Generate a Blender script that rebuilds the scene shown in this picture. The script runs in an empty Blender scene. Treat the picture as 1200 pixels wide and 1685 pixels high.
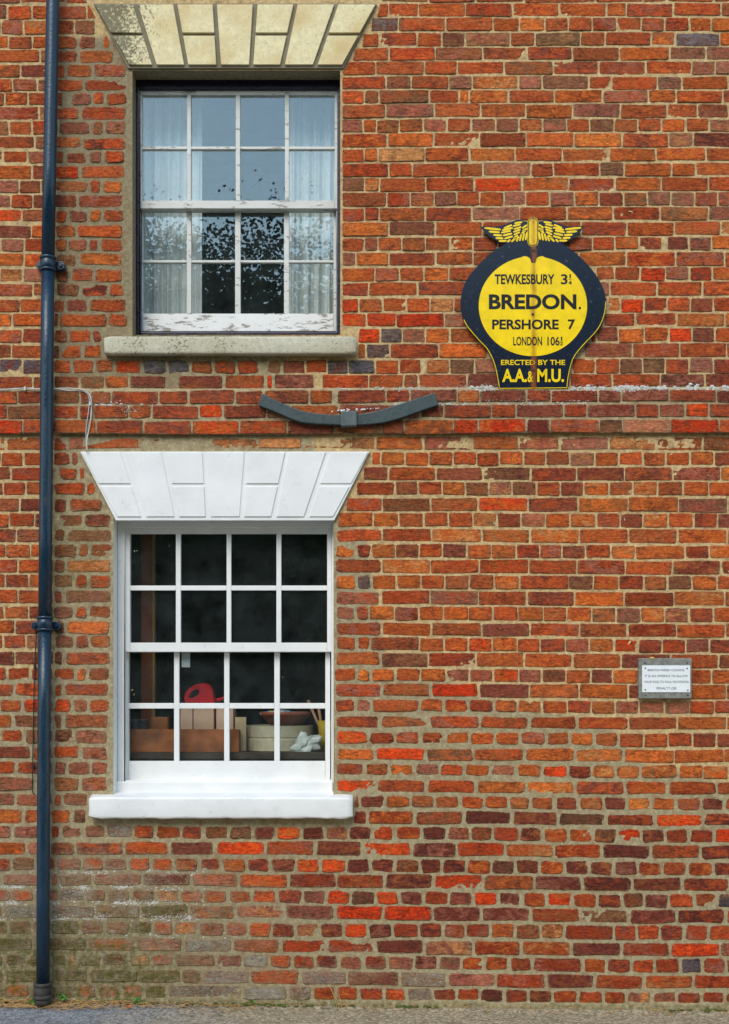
import bpy, bmesh, math, random
import numpy as np
from mathutils import Vector, noise as mnoise

# ------------------------------------------------------------------ camera, sky, sun, exposure
rng = random.Random(7)
C = bpy.context.scene.collection
SC = bpy.context.scene
S = 340.0                 # photo pixels per metre on the wall plane
D = 6.5                   # camera distance from the wall
HY = 1135.0               # photo row of the horizon
EZ = (1660 - HY) / S      # eye height

cam = bpy.data.cameras.new('camera'); camo = bpy.data.objects.new('camera', cam); C.objects.link(camo)
camo.location = (0, -D, EZ); camo.rotation_euler = (math.radians(90), 0, 0)
cam.sensor_width = 36; cam.sensor_fit = 'VERTICAL'; cam.sensor_height = 36
cam.lens = 36 * D / (1685 / S); cam.shift_y = (HY - 842.5) / 1685; cam.clip_end = 500; cam.clip_start = 0.05
SC.camera = camo

SUN_EL, SUN_AZ = 42, 198          # compass style: 180 = straight in front of the wall
world = bpy.data.worlds.new('World'); SC.world = world; world.use_nodes = True
wn = world.node_tree; wn.nodes.clear()
sky = wn.nodes.new('ShaderNodeTexSky'); sky.sky_type = 'NISHITA'; sky.sun_disc = False
sky.sun_elevation = math.radians(SUN_EL); sky.sun_rotation = math.radians(SUN_AZ)
sky.air_density = 1.6; sky.dust_density = 0.4; sky.ozone_density = 2.5
bg = wn.nodes.new('ShaderNodeBackground'); bg.inputs[1].default_value = 0.14
wo = wn.nodes.new('ShaderNodeOutputWorld')
wn.links.new(sky.outputs[0], bg.inputs[0]); wn.links.new(bg.outputs[0], wo.inputs[0])
sun = bpy.data.lights.new('sun', 'SUN'); sun.energy = 1.5; sun.angle = math.radians(38); sun.color = (1, 0.92, 0.80)
suno = bpy.data.objects.new('sun', sun); C.objects.link(suno)
az = math.radians(SUN_AZ)
sd = Vector((math.sin(az) * math.cos(math.radians(SUN_EL)), math.cos(az) * math.cos(math.radians(SUN_EL)), math.sin(math.radians(SUN_EL))))
suno.rotation_euler = sd.to_track_quat('Z', 'Y').to_euler(); suno.location = sd * 40
vs = SC.view_settings
vs.view_transform = 'Standard'; vs.look = 'None'; vs.gamma = 1; vs.exposure = 0.76; vs.use_curve_mapping = False
SC.cycles.transparent_max_bounces = 24; SC.cycles.max_bounces = 8

# ------------------------------------------------------------------ helpers
def W(px, py, d=0.0):
    """photo pixel + distance d in front of the wall face -> world point"""
    f = (D - d) / D
    return Vector(((px - 600) / S * f, -d, EZ + (HY - py) / S * f))

def lin(r, g, b, k=1.0):
    out = []
    for c in (r, g, b):
        c /= 255
        out.append((c / 12.92 if c <= 0.04045 else ((c + 0.055) / 1.055) ** 2.4) * k)
    return tuple(out)

WL = {}
def _place(o, parent, origin):
    WL[o.name] = Vector(origin)
    if parent is not None:
        o.parent = parent
        o.location = Vector(origin) - WL[parent.name]
    else:
        o.location = origin

def props(o, label=None, cat=None, group=None, kind=None):
    if label: o['label'] = label
    if cat: o['category'] = cat
    if group: o['group'] = group
    if kind: o['kind'] = kind
    return o

def thing(name, loc, label, cat, group=None):
    o = bpy.data.objects.new(name, None); C.objects.link(o); o.empty_display_size = 0.1
    _place(o, None, loc)
    return props(o, label, cat, group)

def obj(name, verts, faces, mat, parent=None, origin=None, smooth=False, attrs=None, bevel=0.0, **kw):
    me = bpy.data.meshes.new(name)
    V = [Vector(v) for v in verts]
    if origin is None:
        lo = [min(v[i] for v in V) for i in range(3)]; hi = [max(v[i] for v in V) for i in range(3)]
        origin = Vector(((lo[0] + hi[0]) / 2, (lo[1] + hi[1]) / 2, lo[2]))
    origin = Vector(origin)
    me.from_pydata([v - origin for v in V], [], faces)
    if attrs:
        for an, data in attrs.items():
            a = me.attributes.new(an, 'FLOAT_COLOR', 'POINT')
            a.data.foreach_set('color', np.asarray(data, dtype=np.float32).ravel())
    if bevel > 0:
        bm = bmesh.new(); bm.from_mesh(me)
        bmesh.ops.remove_doubles(bm, verts=bm.verts, dist=1e-6)
        es = [e for e in bm.edges if len(e.link_faces) == 2 and e.calc_face_angle(0) > 0.6]
        bmesh.ops.bevel(bm, geom=es, offset=bevel, segments=2, affect='EDGES', profile=0.6, clamp_overlap=True)
        bm.to_mesh(me); bm.free()
    if smooth:
        me.polygons.foreach_set('use_smooth', [True] * len(me.polygons))
    me.materials.append(mat)
    me.update()
    o = bpy.data.objects.new(name, me); C.objects.link(o)
    _place(o, parent, origin)
    return props(o, **kw)

class MB:
    def __init__(s): s.v = []; s.f = []
    def add(s, vs, fs):
        n = len(s.v); s.v += [tuple(v) for v in vs]; s.f += [tuple(i + n for i in f) for f in fs]; return s
    def prism(s, pts, d0, d1):
        """outline in pixels measured at depth d1 (front), straight extrusion back to d0"""
        a = [W(x, y, d1) for x, y in pts]
        area = sum(a[i].x * a[(i + 1) % len(a)].z - a[(i + 1) % len(a)].x * a[i].z for i in range(len(a)))
        if area < 0: a = a[::-1]
        n = len(a); b = [Vector((p.x, -d0, p.z)) for p in a]
        fs = [tuple(range(n)), tuple(range(2 * n - 1, n - 1, -1))]
        fs += [(i, i + n, (i + 1) % n + n, (i + 1) % n) for i in range(n)]
        return s.add(a + b, fs)
    def rect(s, x0, y0, x1, y1, d0, d1): return s.prism([(x0, y1), (x1, y1), (x1, y0), (x0, y0)], d0, d1)
    def box(s, lo, hi):
        x0, y0, z0 = lo; x1, y1, z1 = hi
        return s.add([(x0, y0, z0), (x1, y0, z0), (x1, y1, z0), (x0, y1, z0), (x0, y0, z1), (x1, y0, z1), (x1, y1, z1), (x0, y1, z1)],
                     [(0, 3, 2, 1), (4, 5, 6, 7), (0, 1, 5, 4), (1, 2, 6, 5), (2, 3, 7, 6), (3, 0, 4, 7)])
    def tube(s, pts, r, n=10, caps=True):
        pts = [Vector(p) for p in pts]; rs = r if isinstance(r, (list, tuple)) else [r] * len(pts)
        vs = []; fs = []
        for i, p in enumerate(pts):
            t = (pts[min(i + 1, len(pts) - 1)] - pts[max(i - 1, 0)]).normalized()
            up = Vector((0, 1, 0)) if abs(t.y) < 0.9 else Vector((1, 0, 0))
            u = t.cross(up).normalized(); w = u.cross(t).normalized()
            for k in range(n):
                a = 2 * math.pi * k / n
                vs.append(p + (u * math.cos(a) + w * math.sin(a)) * rs[i])
        for i in range(len(pts) - 1):
            for k in range(n):
                fs.append((i * n + k, i * n + (k + 1) % n, (i + 1) * n + (k + 1) % n, (i + 1) * n + k))
        if caps:
            fs.append(tuple(range(n))[::-1]); fs.append(tuple(range((len(pts) - 1) * n, len(pts) * n)))
        return s.add(vs, fs)
    def lathe(s, c, prof, n=28):
        c = Vector(c); vs = []; fs = []
        for r, z in prof:
            for k in range(n):
                a = 2 * math.pi * k / n
                vs.append((c.x + r * math.cos(a), c.y + r * math.sin(a), c.z + z))
        for i in range(len(prof) - 1):
            for k in range(n):
                fs.append((i * n + k, i * n + (k + 1) % n, (i + 1) * n + (k + 1) % n, (i + 1) * n + k))
        return s.add(vs, fs)
    def build(s, name, mat, parent=None, **kw): return obj(name, s.v, s.f, mat, parent, **kw)

# ------------------------------------------------------------------ materials
class NT:
    def __init__(s, name):
        s.m = bpy.data.materials.new(name); s.m.use_nodes = True
        s.t = s.m.node_tree; s.t.nodes.clear()
        s.out = s.t.nodes.new('ShaderNodeOutputMaterial')
    def n(s, typ, **kw):
        nd = s.t.nodes.new('ShaderNode' + typ)
        for k, v in kw.items(): setattr(nd, k, v)
        return nd
    def put(s, sock, v):
        if isinstance(v, bpy.types.NodeSocket): s.t.links.new(v, sock)
        elif v is not None:
            if hasattr(sock.default_value, '__len__') and isinstance(v, (tuple, list)):
                v = tuple(v)
                if len(sock.default_value) == 4 and len(v) == 3: v = v + (1,)
            sock.default_value = v
    def pos(s, scale=(1, 1, 1)):
        g = s.n('NewGeometry'); mp = s.n('Mapping'); s.put(mp.inputs['Vector'], g.outputs['Position'])
        mp.inputs['Scale'].default_value = scale
        return mp.outputs[0]
    def noise(s, scale, detail=4, rough=0.55, vec=None, dist=0.0):
        nd = s.n('TexNoise'); nd.inputs['Scale'].default_value = scale; nd.inputs['Detail'].default_value = detail
        nd.inputs['Roughness'].default_value = rough; nd.inputs['Distortion'].default_value = dist
        s.put(nd.inputs['Vector'], vec if vec is not None else s.pos())
        return nd.outputs['Fac']
    def ramp(s, fac, a, b, lo=0.0, hi=1.0):
        mr = s.n('MapRange'); s.put(mr.inputs[0], fac)
        for i, v in zip((1, 2, 3, 4), (a, b, lo, hi)): mr.inputs[i].default_value = v
        return mr.outputs[0]
    def math(s, op, a, b=0.0, clamp=False):
        nd = s.n('Math', operation=op, use_clamp=clamp); s.put(nd.inputs[0], a); s.put(nd.inputs[1], b); return nd.outputs[0]
    def mix(s, fac, a, b, blend='MIX'):
        nd = s.n('Mix', data_type='RGBA', blend_type=blend)
        s.put(nd.inputs[0], fac); s.put(nd.inputs[6], a); s.put(nd.inputs[7], b); return nd.outputs[2]
    def attr(s, name): return s.n('Attribute', attribute_name=name)
    def sep(s, col):
        nd = s.n('SeparateColor'); s.put(nd.inputs[0], col); return nd.outputs
    def bump(s, h, strength, dist, normal=None):
        b = s.n('Bump'); b.inputs['Strength'].default_value = strength; b.inputs['Distance'].default_value = dist
        s.put(b.inputs['Height'], h); s.put(b.inputs['Normal'], normal) if normal is not None else None
        return b.outputs[0]
    def done(s, col, rough=0.6, normal=None, metal=0.0, spec=0.5, **kw):
        p = s.n('BsdfPrincipled'); s.put(p.inputs['Base Color'], col); s.put(p.inputs['Roughness'], rough)
        p.inputs['Metallic'].default_value = metal; p.inputs['Specular IOR Level'].default_value = spec
        if normal is not None: s.put(p.inputs['Normal'], normal)
        for k, v in kw.items(): s.put(p.inputs[k.replace('_', ' ')], v)
        s.t.links.new(p.outputs[0], s.out.inputs[0]); return s.m

def mat_simple(name, col, rough=0.6, var=0.15, scale=20, bump=0.0, metal=0.0, spec=0.4):
    t = NT(name); nz = t.noise(scale, 5)
    c = t.mix(1.0, col, t.ramp(nz, 0.3, 0.7, 1 - var, 1 + var), 'MULTIPLY')
    nm = t.bump(t.noise(scale * 6, 4), bump, 0.003) if bump else None
    return t.done(c, rough, nm, metal, spec)

def mat_brick():
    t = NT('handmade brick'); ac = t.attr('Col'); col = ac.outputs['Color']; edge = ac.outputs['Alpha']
    am = t.attr('Msk'); m = t.sep(am.outputs['Color']); rnd = am.outputs['Alpha']; col2 = t.attr('Col2').outputs['Color']
    sh = t.n('VectorMath', operation='ADD'); cmb = t.n('CombineXYZ')
    t.put(cmb.inputs[0], t.math('MULTIPLY', rnd, 37.0)); t.put(cmb.inputs[1], t.math('MULTIPLY', rnd, 91.0)); t.put(cmb.inputs[2], t.math('MULTIPLY', rnd, 53.0))
    g = t.n('NewGeometry'); t.put(sh.inputs[0], g.outputs['Position']); t.put(sh.inputs[1], cmb.outputs[0])
    def pv(sc):
        mp = t.n('Mapping'); t.put(mp.inputs['Vector'], sh.outputs[0]); mp.inputs['Scale'].default_value = sc; return mp.outputs[0]
    big = t.noise(15, 4, 0.6, pv((1, 1, 1.5)), 0.9)
    c = t.mix(t.ramp(big, 0.44, 0.62, 0, 0.85), col, col2)
    c = t.mix(t.ramp(t.noise(24, 4, 0.6, pv((0.8, 1, 1.6)), 1.5), 0.56, 0.70, 0, 0.42), c, lin(96, 58, 50, .8))
    mid = t.noise(75, 6, 0.7, pv((0.8, 1, 1.2)))
    c = t.mix(1.0, c, t.ramp(mid, 0.28, 0.72, 0.44, 1.52), 'MULTIPLY')
    fine = t.noise(300, 3, 0.7)
    c = t.mix(1.0, c, t.ramp(fine, 0.25, 0.75, 0.66, 1.34), 'MULTIPLY')
    crevice_shade = t.math('MULTIPLY', t.math('POWER', edge, 7.0), t.ramp(t.noise(48, 5, 0.65, pv((0.7, 1, 1))), 0.46, 0.60), True)  # shade of the crevices round each brick, painted as a noisy dark rim
    c = t.mix(t.math('MULTIPLY', crevice_shade, 0.62), c, lin(58, 34, 30, .8))
    # creases and kiln marks, mortar smeared over the arrises, lime, moss
    cr = t.math('ABSOLUTE', t.math('SUBTRACT', t.noise(17, 5, 0.6, pv((0.6, 1, 1.9)), 1.2), 0.5))
    crease = t.math('MULTIPLY', t.ramp(cr, 0.0, 0.014, 1, 0), t.ramp(t.noise(11, 2, 0.5, pv((1, 1, 1))), 0.50, 0.62), True)
    c = t.mix(t.math('MULTIPLY', crease, 0.7), c, lin(48, 30, 28, .8))
    sn = t.noise(60, 6, 0.7)
    e4 = t.math('POWER', edge, 5.0)
    sm = t.ramp(t.math('ADD', sn, t.math('ADD', t.math('MULTIPLY', e4, 0.17), t.math('MULTIPLY', m[2], 0.20))), 0.66, 0.78)
    c = t.mix(t.math('MULTIPLY', sm, 0.72), c, lin(164, 134, 100, .8))
    wash = t.math('MULTIPLY', t.ramp(t.noise(13, 5, 0.65), 0.40, 0.66), t.ramp(m[2], 0.3, 0.9, 0, 0.75), True)
    c = t.mix(wash, c, lin(160, 148, 124, .85))
    spot = t.ramp(t.noise(170, 3, 0.6), 0.66, 0.72)
    c = t.mix(t.math('MULTIPLY', spot, 0.6), c, lin(64, 44, 40, .8))
    pale = t.ramp(t.noise(210, 3, 0.6, pv((1, 1, 1))), 0.68, 0.73)
    c = t.mix(t.math('MULTIPLY', pale, 0.6), c, lin(206, 170, 136, .8))
    mo = t.math('MULTIPLY', t.ramp(t.noise(38, 6, 0.7), 0.42, 0.62), m[1], True)
    c = t.mix(mo, c, t.mix(t.noise(120, 3), lin(58, 66, 20, .8), lin(122, 118, 44, .85)))
    lm = t.math('ADD', t.noise(120, 6, 0.75), t.math('MULTIPLY', m[0], 0.25))
    c = t.mix(t.math('MULTIPLY', t.ramp(lm, 0.66, 0.74), t.ramp(m[0], 0.05, 0.4), True), c, lin(222, 218, 206, .8))
    h = t.math('ADD', t.noise(40, 8, 0.65, pv((0.55, 1, 1.7)), 1.0), t.math('MULTIPLY', t.noise(240, 4, 0.7), 0.35))
    h = t.math('SUBTRACT', h, t.math('MULTIPLY', crease, 0.4))
    return t.done(c, 0.88, t.bump(h, 0.9, 0.012), spec=0.25)

def mat_mortar():
    t = NT('lime mortar'); col = t.attr('Col').outputs['Color']; m = t.sep(t.attr('Msk').outputs['Color'])
    c = t.mix(1.0, col, t.ramp(t.noise(60, 6, 0.7), 0.25, 0.75, 0.6, 1.35), 'MULTIPLY')
    c = t.mix(1.0, c, t.ramp(t.noise(400, 3, 0.8), 0.2, 0.8, 0.55, 1.4), 'MULTIPLY')
    c = t.mix(t.ramp(t.noise(26, 5, 0.65), 0.46, 0.66, 0, 0.6), c, lin(150, 114, 82, .85))
    mo = t.math('MULTIPLY', t.ramp(t.noise(38, 6, 0.7), 0.40, 0.62), m[1], True)
    c = t.mix(mo, c, t.mix(t.noise(120, 3), lin(62, 70, 26, .8), lin(116, 116, 50, .85)))
    lm = t.math('ADD', t.noise(120, 6, 0.75), t.math('MULTIPLY', m[0], 0.30))
    c = t.mix(t.math('MULTIPLY', t.ramp(lm, 0.66, 0.74), t.ramp(m[0], 0.05, 0.4), True), c, lin(232, 228, 218, .8))
    h = t.math('ADD', t.noise(90, 7, 0.7), t.math('MULTIPLY', t.noise(420, 3, 0.8), 0.5))
    return t.done(c, 0.95, t.bump(h, 0.9, 0.006), spec=0.15)

def mat_white(name, flake=0.0, col=(0.77, 0.775, 0.75)):
    t = NT(name)
    c = t.mix(1.0, col, t.ramp(t.noise(7, 4), 0.3, 0.7, 0.93, 1.04), 'MULTIPLY')
    c = t.mix(t.ramp(t.noise(22, 7, 0.75), 0.58, 0.72, 0, 0.4), c, (0.44, 0.42, 0.36))
    h = t.noise(60, 4)
    if flake:
        grain = t.noise(46, 7, 0.7, t.pos((0.28, 1, 1)), 0.4)
        fl = t.ramp(grain, 0.62 - 0.14 * flake, 0.64 - 0.14 * flake)
        wood = t.mix(t.noise(50, 4, 0.6, t.pos((0.1, 1, 2))), (0.20, 0.17, 0.14), (0.42, 0.38, 0.33))
        c = t.mix(fl, c, wood); h = t.math('SUBTRACT', h, t.math('MULTIPLY', fl, 1.5))
    return t.done(c, 0.45, t.bump(h, 0.35, 0.002), spec=0.4)

def mat_stone(name, col, stain, lichen, lich_amt, rough_b=0.5):
    t = NT(name)
    c = t.mix(1.0, col, t.ramp(t.noise(40, 6, 0.65), 0.25, 0.75, 0.78, 1.2), 'MULTIPLY')
    c = t.mix(t.ramp(t.noise(5, 4, 0.6), 0.45, 0.70, 0, 0.7), c, stain)
    m = t.sep(t.attr('Msk').outputs['Color'])
    li = t.math('ADD', t.noise(75, 7, 0.75), t.math('MULTIPLY', m[0], 0.3))
    c = t.mix(t.math('MULTIPLY', t.ramp(li, 0.62, 0.72), lich_amt), c, lichen)
    pit = t.ramp(t.noise(150, 3, 0.6), 0.68, 0.72)
    c = t.mix(t.math('MULTIPLY', pit, 0.6), c, tuple(x * .45 for x in stain))
    return t.done(c, 0.85, t.bump(t.math('SUBTRACT', t.noise(90, 6, 0.65), pit), rough_b, 0.004), spec=0.25)

def mat_glass():
    t = NT('old window glass')
    g = t.n('NewGeometry'); bn = t.bump(t.noise(4, 1), 0.02, 0.02)
    dp = t.n('VectorMath', operation='DOT_PRODUCT'); t.put(dp.inputs[0], g.outputs['Normal']); t.put(dp.inputs[1], g.outputs['Incoming'])
    f = t.math('POWER', t.math('SUBTRACT', 1.0, t.math('ABSOLUTE', dp.outputs['Value']), True), 5.0)
    f = t.math('ADD', t.math('MULTIPLY', f, 0.90), 0.095)
    tr = t.n('BsdfTransparent'); t.put(tr.inputs[0], (0.985, 0.995, 0.99))
    gl = t.n('BsdfGlossy'); gl.inputs['Roughness'].default_value = 0.0; gl.inputs['Color'].default_value = (0.88, 1.0, 0.98, 1); t.put(gl.inputs['Normal'], bn)
    ms = t.n('MixShader'); t.put(ms.inputs[0], f); t.put(ms.inputs[1], tr.outputs[0]); t.put(ms.inputs[2], gl.outputs[0])
    df = t.n('BsdfDiffuse'); t.put(df.inputs[0], (0.55, 0.66, 0.66)); m2 = t.n('MixShader')
    t.put(m2.inputs[0], t.ramp(t.noise(9, 5, 0.6), 0.3, 0.75, 0.003, 0.022)); t.put(m2.inputs[1], ms.outputs[0]); t.put(m2.inputs[2], df.outputs[0])
    t.t.links.new(m2.outputs[0], t.out.inputs[0]); return t.m

def mat_paintmetal(name, col, rough=0.35, rust=0.5):
    t = NT(name); nz = t.noise(14, 6, 0.65, t.pos((3, 3, 0.6)))
    c = t.mix(1.0, col, t.ramp(nz, 0.3, 0.7, 0.75, 1.3), 'MULTIPLY')
    c = t.mix(t.ramp(t.noise(120, 4, 0.7), 0.69, 0.73, 0, 0.5), c, (0.25, 0.26, 0.24))
    c = t.mix(t.math('MULTIPLY', t.ramp(t.noise(26, 7, 0.75), 0.60, 0.70), rust), c, (0.075, 0.045, 0.030))
    return t.done(c, t.ramp(nz, 0.3, 0.7, rough - 0.08, rough + 0.12), t.bump(t.math('ADD', t.noise(70, 4), t.noise(9, 3)), 0.35, 0.004), spec=0.5)

def mat_enamel(name, col, wear=0.25):
    t = NT(name)
    c = t.mix(1.0, col, t.ramp(t.noise(18, 5, 0.6), 0.3, 0.7, 0.88, 1.12), 'MULTIPLY')
    c = t.mix(t.math('MULTIPLY', t.ramp(t.noise(45, 7, 0.75), 0.60, 0.72), wear), c, (0.30, 0.33, 0.36))
    # rust runs down the middle fold
    g = t.n('NewGeometry'); sp = t.n('SeparateXYZ'); t.put(sp.inputs[0], g.outputs['Position'])
    x0 = W(877, 500).x
    dx = t.math('ABSOLUTE', t.math('SUBTRACT', sp.outputs[0], x0 + 0.0))
    dx = t.math('ADD', dx, t.ramp(t.noise(30, 4, 0.6, t.pos((1, 1, 0.4))), 0.3, 0.7, -0.004, 0.010))
    ru = t.math('MULTIPLY', t.ramp(dx, 0.0, 0.021, 1, 0), 0.85, True)
    c = t.mix(ru, c, lin(176, 96, 28, .8))
    return t.done(c, 0.22, t.bump(t.noise(25, 3), 0.05, 0.003), spec=0.5)

M = {}
M['brick'] = mat_brick(); M['mortar'] = mat_mortar()
M['white'] = mat_white('fresh white gloss paint'); M['whitestone'] = mat_white('white masonry paint', col=(0.77, 0.775, 0.755))
M['oldwhite'] = mat_white('weathered white paint', 0.22, (0.62, 0.62, 0.57)); M['flaking'] = mat_white('flaking white paint', 0.5, (0.78, 0.78, 0.74))
M['navy'] = mat_paintmetal('navy gloss paint', (0.008, 0.003, 0.022), 0.3)
M['pipe'] = mat_paintmetal('blue black gloss iron paint', (0.006, 0.027, 0.050), 0.30)
M['iron'] = mat_paintmetal('grey green painted iron', (0.030, 0.052, 0.054), 0.5, 1.0); M['ironclasp'] = mat_paintmetal('worn grey iron', (0.07, 0.095, 0.095), 0.5, 1.0)
M['lintel'] = mat_stone('cream limestone', lin(238, 224, 178, .88), lin(212, 178, 112, .85), lin(84, 80, 66, .8), 0.8)
M['groove'] = mat_stone('grey stone joint', lin(150, 142, 118, .75), lin(130, 122, 98, .75), lin(100, 96, 80, .75), 0.4)
M['sill'] = mat_stone('lichened grey stone', lin(206, 200, 176, .88), lin(184, 176, 142, .85), lin(70, 70, 52, .8), 0.8)
M['glass'] = mat_glass()
M['yellow'] = mat_enamel('yellow enamel', lin(252, 214, 4, .92), 0.06); M['navyenamel'] = mat_enamel('navy enamel', (0.003, 0.008, 0.020), 0.30)
M['blackprint'] = mat_simple('black enamel print', (0.012, 0.012, 0.013), 0.25, 0.2)
M['plate'] = mat_simple('white engraved plate', (0.78, 0.82, 0.82), 0.3, 0.05, 30)
M['oldwood'] = mat_simple('weathered grey board', (0.21, 0.21, 0.18), 0.8, 0.35, 40, 0.4)
M['greyprint'] = mat_simple('grey engraved print', (0.16, 0.16, 0.17), 0.5, 0.1)
M['screw'] = mat_simple('dark steel screw', (0.05, 0.05, 0.055), 0.4, 0.2, 60, 0, 0.8)
M['cable'] = mat_simple('grey white cable sheath', (0.55, 0.54, 0.50), 0.5, 0.2, 40)
M['blackcable'] = mat_simple('black cable sheath', (0.02, 0.02, 0.02), 0.5)
M['curtain'] = mat_simple('pale grey net curtain', (0.70, 0.75, 0.73), 0.9, 0.06, 60)
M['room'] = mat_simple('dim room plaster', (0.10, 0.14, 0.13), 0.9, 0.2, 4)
M['roomdark'] = mat_simple('dim blue room wall', (0.16, 0.26, 0.28), 0.9, 0.2, 4)

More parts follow.
